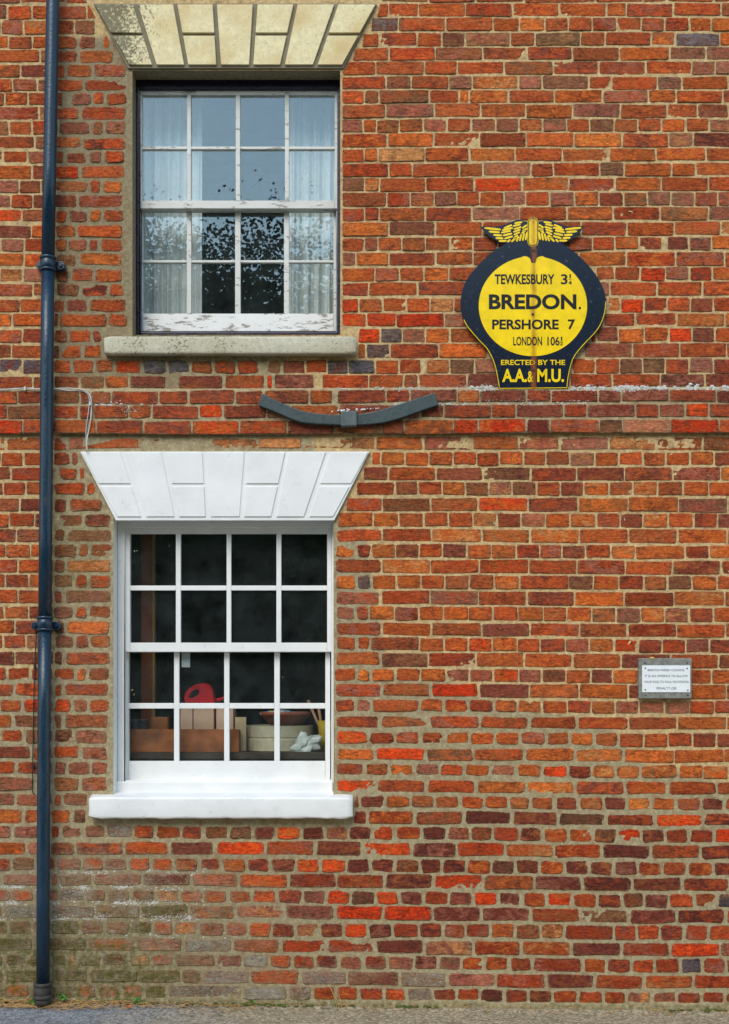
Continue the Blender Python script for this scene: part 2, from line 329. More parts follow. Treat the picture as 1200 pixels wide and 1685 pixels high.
# ------------------------------------------------------------------ brick survey: courses read off the wall
PAL = {'r': (180, 78, 34), 'o': (196, 98, 38), 'O': (214, 68, 18), 'b': (164, 90, 46), 'd': (126, 64, 46), 'p': (164, 98, 74),
       'g': (98, 90, 90), 'k': (128, 88, 56), 'y': (190, 124, 70), 'G': (100, 82, 40), 'w': (146, 140, 124)}
TILES = [
(0, 0, 5, """0 -75 22 -;d165;r545;r800;r1010;r
1 52 155 -;d62;r262;r440;r715;b800
2 170 280 -;r8;r195;o420;r615;k790
3 300 395 -;b265;r430;b645;d800;M840;r910
4 415 510 -;r330;k440;r645;b940
5 535 632 -;b165;d430;r540;b760;p1050
6 655 745 -;r105;b305;p430;r690;r1055
7 765 860 -;r232;b440;r520;M580;p755;r870;r1055
8 880 980 -;r320;p440;r660;r1045
9 1000 1105 -;k75;r265;r480;p745;b860;k1045"""),
(0, 230, 5, """10 -20 70 -;b290;p420;b680;r1040
11 95 185 -;r25;r230;p430;b530;d720;p850;r1035
12 215 318 -;o265;d430;O660;r1030
13 340 435 -;p158;d340;d430;k735;r840;o1020
14 455 555 -;p90;r270;d430;d640;r1025
15 580 670 -;O180;b450;r560;d730;o845;r1020
16 705 800 -;d258;r450;b630;r1020
17 820 915 -;p200;r450;b560;p725;d820;r1015
18 940 1035 -;o200;r450;k645;o1020
19 1065 1165 -;y190;p450;k580;r775;r1020"""),
(0, 450, 5, """20 90 185 -;r270;b450;k660;d895;r1025
21 215 310 -;r165;r440;b535;d735;r1050
22 335 430 -;o100;o440;b485;r885;r1050
23 465 565 -;r185;d440;d565;r755;d845
24 595 695 -;d95;r440;b495;r680;r840
25 710 815 -;g185;g440;r590;r780;b940;O1160
26 850 940 -;r275;b440;d660;k860;b1065;d
27 970 1065 -;r145;r440;k660;d745;b915;r
28 1090 1190 -;r60;b440;r650;d760;r1060;b"""),
(0, 680, 5, """29 60 165 -;O190;r440;b720;r790;r1180;r
30 200 300 -;b440;r560;p690;M740;p960;r1150
31 325 425 -;r10;r192;r440;r580;p650
32 450 545 -;d90;r440;d485;r645;r710
33 575 670 -;d28;r215;b440;r710;r800
34 705 805 -;d165;d440;d560;r850
35 830 930 -;r75;r285;d440;b480;b685;d920
36 955 1055 -;d135;b440;k545;k925
37 1080 1180 -;r48;b250;r440;k640;b740;r930"""),
(0, 910, 5, """38 55 155 -;r150;r440;b540;y925
39 180 280 -;r45;d240;b440;k610;r730;r925
40 310 410 -;r150;b440;r525;k925
41 440 535 -;b38;b235;d440;k615;r725;r920
42 560 660 -;o125;d440;k540;o915
43 680 780 -;r28;r215;p440;k615;d740;o915
44 815 915 -;d125;d440;d530;r915
45 945 1040 -;r58;r255;r440;b620;o720;b915
46 1080 1175 -;d120;r440;b525;r905"""),
(0, 1130, 5, """47 105 205 -;r188;O440;O600;p725;r905
48 230 335 -;o110;k440;k520;b900
49 355 460 -;r195;k440;k610;p895
50 490 590 -;d260;b440;o665;p890
51 620 720 -;r135;r440;d550;p745;p890
52 750 855 -;p280;M440;b660;b890
53 880 975 -;p130;p440;b515;k730"""),
(550, 0, 3.636, """0 -70 8 -;b255;b565;r845;r1135;r
1 25 98 255;r325;r505;o787;r1065;r
2 110 183 215;g385;r667;r950;o1110;o
3 198 273 165;r270;r498;r642;k785;p1055;b
4 285 356 105;r328;r605;b887;r1155;r
5 370 443 45;r250;b540;r735;r1018;b
6 458 530 45;r312;p462;r686;p825;o1100;p
7 543 615 45;r180;b268;b568;r748;o808;o1042;r
8 625 700 45;b308;p600;r877;b1145;o
9 713 785 45;p172;o255;b390;b533;p675;r820;b965;p1107;b
10 798 873 45;r318;o595;r870;b1150;r"""),
(870, 0, 3.636, """0 -70 8 -;r400;r685;r825;r1110;r
1 22 95 -;r185;r468;o585;r868;r1153;b
2 108 180 -;o97;r238;b382;r527;r675;r813;r962;o1092;o
3 198 270 -;r40;k310;b458;b733;b878;g1145;o
4 285 355 -;r262;b543;o840;p1065;p
5 370 443 -;r148;d420;b700;r977;p1118;p
6 458 530 -;b80;k358;b500;r770;p915;o1195
7 543 610 -;d155;o443;p718;o882;r1160;d
8 625 700 -;o265;p548;b828;b1010;b1197
9 713 783 -;r85;p228;r367;k512;b655;r795;o938;b1082;p
10 798 876 -;r270;o560;r840;p985;d"""),
(550, 220, 3.636, """11 90 165 45;r180;o262;y543;r808;o1085;o
12 178 252 45;r325;r468;r748;b890;p1180;b
13 265 340 45;k180;o270;r548;r838;O1125;o
14 352 430 45;b312;r455;b598;k735;r870;o1015;p1148;d
15 445 517 45;r180;r268;b545;r825;p1110;p
16 530 608 45;o328;k605;r888;r
17 622 697 45;r180;p262;b403;b545;b695;r832;r975;r
18 712 785 45;p130;o328;r605;b832;r
19 802 877 45;o243;r390;r538;o688;b860"""),
(870, 220, 3.636, """11 90 160 -;r200;b480;o762;o1060;r
12 178 250 -;b15;b150;r425;k570;o855;o1000;r
13 265 340 -;o240;r515;o795;r1075;r
14 352 428 -;r125;p275;b420;d567;b710;p850;p995;r1132;r
15 440 515 -;r230;b505;r788;b1075;p
16 530 605 -;r315;r587;o872;b1150;o
17 620 693 235;r380;r517;o660;r797;M828;d958;p1095;o
18 708 788 300;o588;r880;r1172;r
19 800 873 400;b515;r668;O820;p962;r1100;o"""),
(550, 440, 3.636, """20 93 168 45;r207;r500;r790
21 187 262 45;O148;b290;r433;r575;y715;r
22 278 350 45;O195;O370;O660;p
23 368 447 143;O277;g407;p547;o692;b
24 460 540 140;b190;g335;r625;o915
25 553 630 -50;g85;g245;r388;r523;M550;b690;k840;p975
26 643 720 -;r205;r415;b505;r795;d
27 733 800 -;d20;d310;r455;d738;o870;d1150;d"""),
(870, 440, 3.636, """20 90 168 400;p485;r768;r1040;r
21 185 262 470;o550;O690;r830;r967;d1105;r
22 275 345 450;r640;d885;o1175;o
23 365 443 370;r410;d537;o690;o838;O978;d1112;r
24 457 537 330;d340;p622;r905;r1185;r
25 548 630 260;r400;r545;k680;k818;r960;p1108;r
26 640 710 250;r500;r788;d1055;d
27 735 800 -;d135;d415;d555;d840;d1125;d"""),
(230, 560, 3.636, """25 125 195 20;g160;g302;b440;r578;r715;M760;k855;d990;r1130;g
26 210 290 -;d160;M228;d500;b758;O800;d1045;M1090;r
27 303 378 -;r112;d292;d570;d740;d1015;o1155
28 390 465 -;d72;d353;O500;d760;k905;b1190
29 485 562 -;d25;d310;O597;r882;d1165;b
30 590 645 -;p125;p425;b705;y975;y1190"""),
(550, 660, 3.636, """28 25 95 -;d515;d655;d940;r1090;d
29 112 190 0;b285;d420;b712;O860;O1150;d
30 215 288 -;y100;y250;o532;p825;b1105;p
31 308 380 220;r280;o422;r567;r713;r853;r990;r1130;r
32 397 470 170;d325;r608;d890;k1177;d
33 487 560 130;r365;d503;r645;o785;k925;p1065;k
34 582 655 70;r287;b576;b862;O1160;d
35 672 750 20;o232;o385;b535;r683;r830;b975;r1118;p
36 767 838 5;r287;r582;o882;o1172;o"""),
(870, 660, 3.636, """28 22 93 -;d210;r350;d640;d780;d935;O1080;d
29 112 187 -;d130;r422;k562;p850;O1140;r
30 215 290 -;p185;p480;y765;b1045;b
31 308 382 -;r103;b245;p395;o540;r685;r818;o968;o1112;d
32 400 475 -;r12;d287;d573;r860;d1150;o
33 487 562 -;p48;r190;d330;o480;b623;o772;b925;o1078;r
34 580 660 -;d295;o597;o897;p1192
35 677 755 -;p100;o248;o403;r548;d685;o835;r987;d1130;d
36 770 850 -;o10;o303;r597;b890;o1190"""),
(550, 880, 3.636, """37 60 135 5;o130;d225;o365;d508;r648;d795;r942;b1090;r
38 152 228 5;b283;o575;r870;r1163;r
39 245 322 5;o133;g225;o373;o520;r662;b808;b958;o1110;r
40 338 413 5;p283;r573;p862;r1153;g
41 430 505 5;p128;r210;o358;r508;r653;o803;r950;r1100;o
42 530 600 5;r288;o583;b880;d1170;r
43 618 690 5;r132;r220;r510;r657;r803;O945;o1095;r
44 708 785 5;b283;k565;r850;b1137;d"""),
(870, 880, 3.636, """37 65 138 -;r68;r200;r340;r492;o640;o935;r1083;o
38 157 232 -;r0;r288;r578;r860;d1150;r
39 250 325 -;r240;k386;o537;r690;b830;k977;o1125;r
40 345 425 -;d275;o573;r870;o1172;o
41 440 520 -;o87;r228;o378;b525;p670;o813;p960;r1107;o
42 535 608 -;r10;r303;b592;r887;r1178
43 628 702 -;b70;r220;p362;o510;O657;d797;r940;d1083;d
44 718 797 -;r265;b553;d850;r1137;d"""),
(550, 1100, 3.636, """45 5 75 0;r135;o220;o370;o517;o668;d810;p953;O1105;d
46 92 165 5;r287;b578;O868;d1168;o
47 190 258 0;r130;p222;r510;r660;r805;r957;b1097;b
48 287 350 10;r275;b570;r872;r1165;r
49 382 448 10;O205;r365;r515;r663;o812;r963;o1115;r
50 478 545 15;o245;O545;b835;r1138;r
51 575 637 10;d180;b325;o483;p633;r780;o935;p1090;o
52 670 738 10;O255;r553;r850;o1147;o
53 765 830 115;p155;d305;o455;b600;r753;r897;b1042;b1175"""),
(870, 1100, 3.636, """45 12 88 -;d78;k225;r370;d505;o655;r800;r950;r1095;r
46 100 178 -;d5;r303;o595;d780;o1185
47 197 265 -;o82;r232;r375;b518;p660;p812;p963;r1113;r
48 293 362 8;r293;r598;b890;o1185;r
49 390 465 -;r105;b248;o395;b540;r690;r833;r980;d1125;d
50 488 560 -;o275;o570;o872;o1170
51 583 655 -;o80;O235;d375;o522;o670;o897;o1045;o1195
52 678 750 -;o280;r577;o832;r1127;b
53 775 845 10;b155;d300;o448;d587;o737;o885;b1030;d1172"""),
(0, 1320, 3.636, """54 45 125 -;o140;r300;r430;k520;M
55 140 210 -;p75;p300;r362;p500;p632;w800;r930;b1085;d
56 240 310 -;o160;p300;d450;r740;r1012;d
57 335 405 -;r70;k210;d335;p490;r620;p765;r905;r1040;b1190
58 430 495 -;p8;p300;r355;k560;p850;d1145;r
59 525 590 -;r65;r205;b355;w510;p640;k785;k932;y1075;r
60 615 690 -;w300;w565;k838;G1130;r
61 710 785 -;G50;k190;d300;G480;d625;p778;G915;r1040;y1190"""),
(0, 1445, 3.636, """62 355 430 -;G205;G520;b815;p1095;w
63 455 520 -;d25;k165;d310;G400;y470;G610;d770;y905;r1040;k
64 550 620 -;G310;G530;G825;G1085;k
65 640 715 -;G25;r180;d340;G450;r585;r730;r860;G1005;k"""),
(320, 1320, 3.636, """54 52 130 -;M945;d1038;r
55 150 220 -;d55;k205;k350;d485;O640;d780;p920;d1060;O1195
56 235 318 -;d125;O425;r725;d1005;O
57 340 415 -;d25;d165;b310;d455;d607;O755;O908;d1055;d
58 430 510 -;b265;r562;r850;r1140;d
59 530 605 -;d52;b200;b345;r495;d648;p790;O935;k1085;O
60 620 700 -;k245;p545;p838;O1130;O
61 728 805 -;o20;p180;p322;r465;d605;p748;d895;O1040;d1185"""),
(320, 1445, 3.636, """62 370 445 -;w228;b515;r795;r1085;p
63 462 535 -;k130;p290;w445;r585;r722;d862;p1010;r1155;p
64 553 632 -;G45;w330;r630;w915;p
65 650 730 -;w290;w560;w705;r850;r985;r1135;r"""),
(640, 1320, 3.636, """54 55 130 -;r152;b447;d735;d1013;k
55 150 228 -;O42;r195;d345;b490;b625;r780;d920;o1070;o
56 248 325 -;O138;d405;O695;o990;r
57 345 420 -;d35;b185;d318;d465;r615;k755;d903;r1050;d
58 438 520 -;d265;O565;b868;d1160;r
59 540 615 -;O62;d205;r358;d503;O652;d798;r947;O1098;r
60 630 710 -;O262;d550;d848;r1148;k
61 730 808 -;r25;r180;d322;b462;r605;b757;b905;y1050;r"""),
(640, 1445, 3.636, """62 375 455 -;d212;p508;r795;o1092;d
63 475 550 -;p150;d295;p435;r572;r720;b862;r1160;r
64 570 650 -;p62;w350;p640;r945;d
65 665 735 -;r105;w262;r405;r545;d690;r832;d980;r1130;r"""),
(870, 1320, 3.636, """54 75 140 -;d180;d462;d755;O1045;d
55 165 240 -;d82;o235;o385;k530;O675;d815;r960;r1110;O
56 260 335 -;r152;r440;d730;b1030;d
57 360 435 -;d68;r215;d363;d508;d655;r797;b948;r1105;d
58 455 530 -;r32;d320;d618;d922;d
59 550 630 -;r110;O260;r412;d557;b692;d838;r992;b1125;g
60 645 725 -;O310;k600;d885;d1180;O
61 740 825 -;k72;y215;r507;r645;r785;r932;r1078;r"""),
(870, 1445, 3.636, """62 390 465 -;o255;d555;r845;O1145;p
63 485 565 -;r20;r322;o468;d618;r755;r905;g1040;r
64 585 660 -;r105;k395;r690;o985;r
65 685 755 -;d140;r295;r445;r585;p738;p890;r1035;r"""),
]
rows = {}
for ox, oy, sc, txt in TILES:
    for line in txt.strip().split('\n'):
        n, y0, y1, toks = line.split(' ')
        R = rows.setdefault(int(n), {'y': [], 'seg': []})
        wpx = 1200 / sc
        R['y'].append((ox + wpx / 2, oy + float(y0) / sc, oy + float(y1) / sc))
        toks = toks.split(';')
        x = None if toks[0] == '-' else ox + float(toks[0]) / sc
        for tk in toks[1:]:
            e = ox + float(tk[1:]) / sc if len(tk) > 1 else None
            R['seg'].append((x, e, tk[0], ox, ox + wpx)); x = e

def row_y(R, x):
    ys = sorted(R['y']); xs = [a for a, _, _ in ys]
    return float(np.interp(x, xs, [b for _, b, _ in ys])), float(np.interp(x, xs, [c for _, _, c in ys]))

def sm(a, b, x):
    t = min(1, max(0, (x - a) / (b - a))) if a != b else 0
    return t * t * (3 - 2 * t)

def grey_zone(x, y):
    """0 = cream lime mortar, 1 = wide grey repointing"""
    line = np.interp(x, [0, 95, 100, 290, 560, 600, 640, 740, 800, 1000, 1060, 1200],
                     [1110, 1110, 60, 60, 860, 870, 1110, 1118, 1150, 1190, 1255, 1290])
    z = sm(line - 10, line + 12, y)
    if 100 < x < 230 and 620 < y < 715: z *= 0.5
    return z

def masks(x, y):
    n = mnoise.noise(Vector((x / 60, y / 40, 3.1))) * 0.5 + 0.5
    n2 = mnoise.noise(Vector((x / 25, y / 14, 9.7))) * 0.5 + 0.5
    lime = 0.0
    for yy, x0, x1, k in ((1435, 60, 330, .7), (1460, 0, 300, .9), (1485, 0, 280, .9), (1510, 90, 330, 1.0), (1535, 130, 400, .7)):
        lime = max(lime, k * math.exp(-((y - yy) / 6.0) ** 2) * sm(x0 - 40, x0 + 20, x) * sm(x1 + 60, x1 - 30, x))
    lime = max(lime, 0.9 * math.exp(-((x - 135) / 14) ** 2 - ((y - 1478) / 28) ** 2))
    lime = max(lime, 0.8 * math.exp(-((y - 661) / 6) ** 2) * sm(620, 700, x) * sm(1060, 960, x) * n2 * 1.4)
    lime = max(lime, 0.9 * math.exp(-((y - 672) / 9) ** 2) * sm(520, 560, x) * sm(640, 600, x))
    lime = max(lime, 0.9 * math.exp(-((x - 205) / 32) ** 2 - ((y - 672) / 16) ** 2))
    lime = max(lime, 0.5 * sm(1400, 1480, y) * sm(420, 250, x) * n2)
    lime = max(lime, 0.6 * math.exp(-((x - 640) / 190) ** 2 - ((y - 1615) / 30) ** 2) * n)
    lime *= 0.12 + 0.75 * sm(.42, .66, mnoise.noise(Vector((x / 24, y / 8, 6.6))) * .5 + .5)
    n3 = mnoise.noise(Vector((x / 34, 1.7, 2.2))) * 0.5 + 0.5
    lime = max(lime, .5 * min(1, .35 + 1.6 * n3) * math.exp(-((y - 638) / (5 + 6 * n3)) ** 2) * sm(640, 780, x))
    moss = 1.15 * sm(1440, 1600, y) * sm(360, 190, x) * (0.35 + 0.9 * n)
    moss = max(moss, 0.9 * sm(1628, 1648, y - (x / 1200) * 14) * (0.3 + n))
    moss = max(moss, 0.6 * math.exp(-((y - 592) / 9) ** 2) * sm(180, 240, x) * sm(600, 540, x))
    moss = max(moss, 0.45 * sm(90, 110, x) * sm(190, 150, x) * sm(820, 900, y) * sm(1010, 960, y))
    smear = 0.06 + 0.75 * sm(1370, 1470, y) * sm(620, 220, x) + 0.34 * sm(86, 110, x) * sm(240, 190, x) * sm(720, 860, y)
    smear = max(smear, 0.55 * math.exp(-((y - 728) / 10) ** 2), 0.28 * sm(95, 110, x) * sm(260, 215, x))
    smear = max(smear, 0.5 * math.exp(-((y - 1600) / 40) ** 2) * sm(230, 330, x) * sm(760, 620, x))
    smear = max(smear, 0.22 * sm(590, 560, x) * sm(740, 880, y), 0.9 * sm(1640, 1650, y - x / 1200 * 12))
    return (min(1, lime), min(1, moss), min(1, smear), 1.0)

BAND = (27, 28, 29); BAND_D = 0.027
bricks = []           # dict(x0,x1,row,code,outline)
def clampx(x, y, cx):
    """keep bricks off the two splayed lintels"""
    if -20 < y < 116:
        l = 152 + (y - 8) * 0.60 - 6; r = 622 - (y - 5) * 0.543 + 5
        if l < x < r: return l if cx < 390 else r
    if 738 < y < 858:
        l = 130 + (y - 744) * 0.575 - 4; r = 611 - (y - 742) * 0.545 + 4
        if l < x < r: return l if cx < 370 else r
    return x

allrows = []
for n in sorted(rows):
    R = rows[n]; seg = R['seg']
    js = sorted(set([v for s in seg for v in s[:2] if v is not None]))
    J = []
    for v in js:
        if J and v - J[-1][-1] < 7: J[-1].append(v)
        else: J.append([v])
    J = [sum(g) / len(g) for g in J]
    ex = []
    for a, b in zip(J, J[1:]):
        mid = (a + b) / 2; code = None
        for s in seg:
            s0 = s[0] if s[0] is not None else s[3] - 5; s1 = s[1] if s[1] is not None else s[4] + 5
            if s0 <= mid <= s1: code = s[2]; break
        if code and code != 'M': ex.append((a, b, code))
    # first and last brick run out of the frame, then the bond carries on
    lw = J[1] - J[0]
    first = [s for s in seg if s[0] is None and s[3] < 10][0][2] if any(s[0] is None and s[3] < 10 for s in seg) else 'r'
    hdr = np.mean([b - a for a, b, _ in ex]) < 52
    x = J[0]; k = 0; rr = random.Random(n)
    while x > -420:
        w = 39 if hdr or (k % 3 == 1) else 78
        ex.append((x - w, x, first if k == 0 else rr.choice('rrrobbdpo'))); x -= w; k += 1
    x = J[-1]; k = 0
    last = [s for s in seg if s[1] is None and s[4] > 1190]
    while x < 1620:
        w = 39 if hdr or (k % 3 == 1) else 78
        ex.append((x, x + w, last[0][2] if (k == 0 and last) else rr.choice('rrrobbdpo'))); x += w; k += 1
    allrows.append((n, R, ex))
for n in range(-1, -8, -1):      # courses above the frame
    rr = random.Random(n); x = -420 + (n % 2) * 30; ex = []; k = 0
    yt = -15 + n * 23.6
    while x < 1620:
        w = 39 if n % 3 == 0 or k % 3 == 1 else 78
        ex.append((x, x + w, rr.choice('rrrobbdpo'))); x += w; k += 1
    allrows.append((n, {'y': [(0, yt + 3, yt + 23), (1200, yt, yt + 20)]}, ex))

def brick_mesh(a, b, n, R, code):
    rr = random.Random(int(a * 13 + n * 977))
    cx = (a + b) / 2
    yt, yb = row_y(R, cx); gz = grey_zone(cx, (yt + yb) / 2)
    if 27 <= n <= 30: gz *= 0.3
    g = 1.35 + 1.35 * gz + rr.uniform(-.25, .35)
    x0, x1 = a + g, b - g
    if x1 - x0 < 3: return None
    jt = 0.85 + 0.7 * gz
    if code == 'y' and n == 38: jt = 1.6
    ytl, ybl = row_y(R, x0); ytr, ybr = row_y(R, x1)
    e = 0.5 * gz - 0.5
    pts = []
    cr = min(1.3 + 1.2 * gz + rr.random() * 1.6, 0.2 * (x1 - x0)); cv = 0.6 + 0.8 * gz + rr.random() * .7
    def q(x, y): pts.append((x + rr.uniform(-jt, jt), y + rr.uniform(-jt, jt) * 0.8))
    q(x0 + cr, ybl - e); q(cx + rr.uniform(-9, 9) * min(1, (x1 - x0) / 70), (ybl + ybr) / 2 - e); q(x1 - cr, ybr - e)
    q(x1, ybr - e - cv * 1.6); q(x1, ytr + e + cv * 1.6)
    q(x1 - cr, ytr + e); q(cx + rr.uniform(-9, 9) * min(1, (x1 - x0) / 70), (ytl + ytr) / 2 + e); q(x0 + cr, ytl + e)
    q(x0, ytl + e + cv * 1.6); q(x0, ybl - e - cv * 1.6)
    rot = rr.gauss(0, .008); oy = rr.gauss(0, .55); my_ = (yt + yb) / 2
    pts = [(px - rot * (py - my_), py + rot * (px - cx) + oy) for px, py in pts]
    pts = [(clampx(px, py, cx), py) for px, py in pts]
    if max(p[0] for p in pts) - min(p[0] for p in pts) < 7: return None
    d = max(-0.0012, rr.gauss(0.0012, 0.0014)) + (BAND_D if n in BAND else 0)
    if code == 'O' and rr.random() < 0.4: d -= 0.0012
    if n == 30: d -= 0.0006
    mx = sum(p[0] for p in pts) / 10; my = sum(p[1] for p in pts) / 10
    hw = max(abs(p[0] - mx) for p in pts)
    V = []; tilt = rr.uniform(-0.0015, 0.0015); tz = rr.uniform(-0.0012, 0.0012)
    for px, py in pts: V.append(W(px, py, d - 0.024))
    for px, py in pts: V.append(W(px, py, d - 0.0022 - rr.random() * 0.0012))
    for px, py in pts:
        ix = px + (1.1 if px < mx else -1.1) * min(1, abs(px - mx) / 4); iy = py + (1.0 if py < my else -1.0)
        V.append(W(ix, iy, d + tilt * (px - mx) / hw + tz * (py - my) / 11 - rr.random() * 0.0008))
    V.append(W(mx, my, d + rr.uniform(-0.001, 0.0012)))
    F = []
    for i in range(10):
        j = (i + 1) % 10
        F.append((i, j, 10 + j, 10 + i)); F.append((10 + i, 10 + j, 20 + j, 20 + i)); F.append((20 + i, 20 + j, 30))
    base = PAL[code]
    if code in 'dkpbg' and n < 54 and not 24 < n < 27: base = tuple(.82 * u_ + .18 * v_ for u_, v_ in zip(base, PAL['r']))
    hv = rr.gauss(0, 6); br = rr.gauss(1, 0.06)
    c = lin(*[min(255, max(8, v)) for v in ((base[0] + hv * .4) * br, (base[1] + hv) * br, (base[2] + hv * .7) * br)], .97)
    if my > 1340 and mx > 480 and code != 'O': base = (base[0] * .90, base[1] * .80, base[2] * .80); c = lin(*[min(255, max(8, v * br)) for v in base], .92)
    part = rr.choice({'r': 'roodbp', 'o': 'oroy', 'O': 'Oro', 'b': 'rorpko', 'd': 'dbrpr', 'p': 'pbyrk', 'g': 'ggdk', 'k': 'kbdp', 'y': 'yob', 'G': 'GkGd', 'w': 'wpk'}[code])
    p2 = PAL[part]; b2 = rr.gauss(1, 0.07) * (1 if part != code else rr.choice((.8, 1.18)))
    c2 = lin(*[min(255, max(8, v * b2)) for v in p2], .93); rnd = rr.random()
    msk = [masks(px, py) for px, py in pts]; mc = masks(mx, my)
    if code == 'G': mc = (mc[0], max(mc[1], .85), mc[2], 1); msk = [(m[0], max(m[1], .85), m[2], 1) for m in msk]
    if code == 'w': mc = (max(mc[0], .35), mc[1], max(mc[2], .75), 1); msk = [(max(m[0], .35), m[1], max(m[2], .75), 1) for m in msk]
    if code == 'p': mc = (mc[0], mc[1], max(mc[2], .35), 1); msk = [(m[0], m[1], max(m[2], .35), 1) for m in msk]
    # visible share in the photograph
    vx0, vx1 = max(0, min(p[0] for p in pts)), min(1200, max(p[0] for p in pts)); vy0, vy1 = max(0, yt), min(1680, yb)
    pc = 86 - 16 * my / 1650
    vis = max(0, vx1 - vx0) * max(0, vy1 - vy0)
    vis -= max(0, min(vx1, pc + 13) - max(vx0, pc - 13)) * max(0, vy1 - vy0)
    if ((mx - 878) / 118) ** 2 + ((my - 500) / 105) ** 2 < 1 or (815 < mx < 940 and 560 < my < 640): vis *= 0.2
    return dict(V=V, F=F, c=c, c2=c2, msk=[(*q_[:3], rnd) for q_ in msk * 3 + [mc]], vis=vis, n=n, o=W(mx, my, d))
for n, R, ex in allrows:
    for a, b, code in ex:
        r = brick_mesh(a, b, n, R, code)
        if r: bricks.append(r)
order = sorted(range(len(bricks)), key=lambda i: -bricks[i]['vis'])
single = set(order[:300])

# ------------------------------------------------------------------ the house
house = thing('brick_house', (0, 0, 0), 'weathered red brick house front with two sash windows and a projecting brick band', 'house')
UW = (218, 116, 560, 551); LW = (187, 853, 549, 1311)     # the two openings on the wall face

def mortar_cols(px, py):
    g = grey_zone(px, py)
    a = np.array(lin(216, 186, 134, .98)); b = np.array(lin(178, 164, 128, .98)); l = np.array(lin(138, 126, 98, .85))
    if px < 300 and py < 700: b = l * .55 + b * .45
    if py > 1400: b = b * (1 - .35 * sm(700, 300, px)) + l * .35 * sm(700, 300, px)
    c = a * (1 - g) + b * g
    k = 1.0
    if 588 > py > 578 and 171 < px < 587: k = 1
    return (*c * k, 1)

xs = sorted(set([-420 + 20 * i for i in range(21)] + [4.0 * i for i in range(301)] + [1200 + 20 * i for i in range(22)] + [UW[0], UW[2], LW[0], LW[2]]))
ys = sorted(set([-180 + 15 * i for i in range(12)] + [4.0 * i for i in range(425)] + [1700, 1720] + [UW[1], UW[3], LW[1], LW[3]]))
V = []; col = []; mk = []
def inside(x, y, o): return o[0] < x < o[2] and o[1] < y < o[3]
for y in ys:
    for x in xs:
        g = grey_zone(x, y)
        d = -0.0027 + 0.0002 * g + 0.0013 * mnoise.noise(Vector((x / 9, y / 7, 0))) + 0.0006 * rng.uniform(-1, 1)
        if 716 < y < 738: d += 0.002
        if y > 1640 + x / 1200 * 12: d += 0.006 + 0.006 * mnoise.noise(Vector((x / 30, y / 12, 5)))
        if any(abs(x - e) < .1 or abs(y - f) < .1 for o in (UW, LW) for e, f in ((o[0], o[1]), (o[2], o[3])) if o[0] - 1 <= x <= o[2] + 1 and o[1] - 1 <= y <= o[3] + 1): d = 0
        V.append(W(x, y, d)); col.append(mortar_cols(x, y)); mk.append(masks(x, y))
nx = len(xs); F = []
for j in range(len(ys) - 1):
    for i in range(nx - 1):
        cx, cy = (xs[i] + xs[i + 1]) / 2, (ys[j] + ys[j + 1]) / 2
        if inside(cx, cy, UW) or inside(cx, cy, LW): continue
        F.append(((j + 1) * nx + i, (j + 1) * nx + i + 1, j * nx + i + 1, j * nx + i))
# returns at the wall ends and along the top, 0.3 m thick
def back(i): V.append((V[i].x, 0.3, V[i].z)); col.append(col[i]); mk.append(mk[i]); return len(V) - 1
edge = [(len(ys) - 1) * nx, 0, nx - 1, len(ys) * nx - 1]
bk = [back(i) for i in edge]
lcol = [j * nx for j in range(len(ys))]; rcol = [j * nx + nx - 1 for j in range(len(ys))]
F.append(tuple([bk[1]] + lcol + [bk[0]])); F.append(tuple([bk[3]] + rcol[::-1] + [bk[2]])); F.append(tuple([bk[2]] + list(range(nx))[::-1] + [bk[1]]))
wall = obj('wall', V, F, M['mortar'], house, origin=(0, 0, 0), smooth=True, attrs={'Col': col, 'Msk': mk})

# projecting band of three courses
R27, R29 = rows[27], rows[29]
V = []; F = []; col = []; mk = []
bx = sorted(set([-420 + 30 * i for i in range(14)] + [6.0 * i for i in range(201)] + [1200 + 30 * i for i in range(15)]))
for x in bx:
    yt = row_y(R27, x)[0] - 1.5; yb = row_y(R29, x)[1] + 0.5
    prof = [(yt - 3.5, -0.01), (yt, BAND_D - 0.002)] + [(yt + (yb - yt) * t, BAND_D - 0.0045) for t in (.12, .25, .4, .5, .6, .75, .9)] + [(yb, BAND_D - 0.006), (yb + .4, -0.01)]
    for k, (y, d) in enumerate(prof):
        dd = d + (0.0016 * mnoise.noise(Vector((x / 8, y / 6, 2))) if 0 < k < len(prof) - 1 else 0)
        V.append(W(x, y, dd)); col.append((*np.array(lin(190, 172, 132, .9)), 1)); mk.append(masks(x, y))
np_ = len(prof)
for i in range(len(bx) - 1):
    for k in range(np_ - 1):
        F.append((i * np_ + k + 1, (i + 1) * np_ + k + 1, (i + 1) * np_ + k, i * np_ + k))
band = obj('string_course', V, F, M['mortar'], house, origin=(0, 0, 0), smooth=True, attrs={'Col': col, 'Msk': mk})

bV = []; bF = []; bC = []; bC2 = []; bM = []
for i, b in enumerate(bricks):
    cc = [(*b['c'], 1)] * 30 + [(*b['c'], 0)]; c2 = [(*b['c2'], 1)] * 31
    if i in single:
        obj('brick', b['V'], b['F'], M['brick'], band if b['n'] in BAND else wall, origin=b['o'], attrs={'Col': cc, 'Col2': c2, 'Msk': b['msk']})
    else:
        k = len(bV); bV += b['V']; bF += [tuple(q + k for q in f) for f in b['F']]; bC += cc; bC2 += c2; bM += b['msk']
obj('brickwork', bV, bF, M['brick'], house, origin=(0, 0, 0), attrs={'Col': bC, 'Col2': bC2, 'Msk': bM}, kind='stuff')

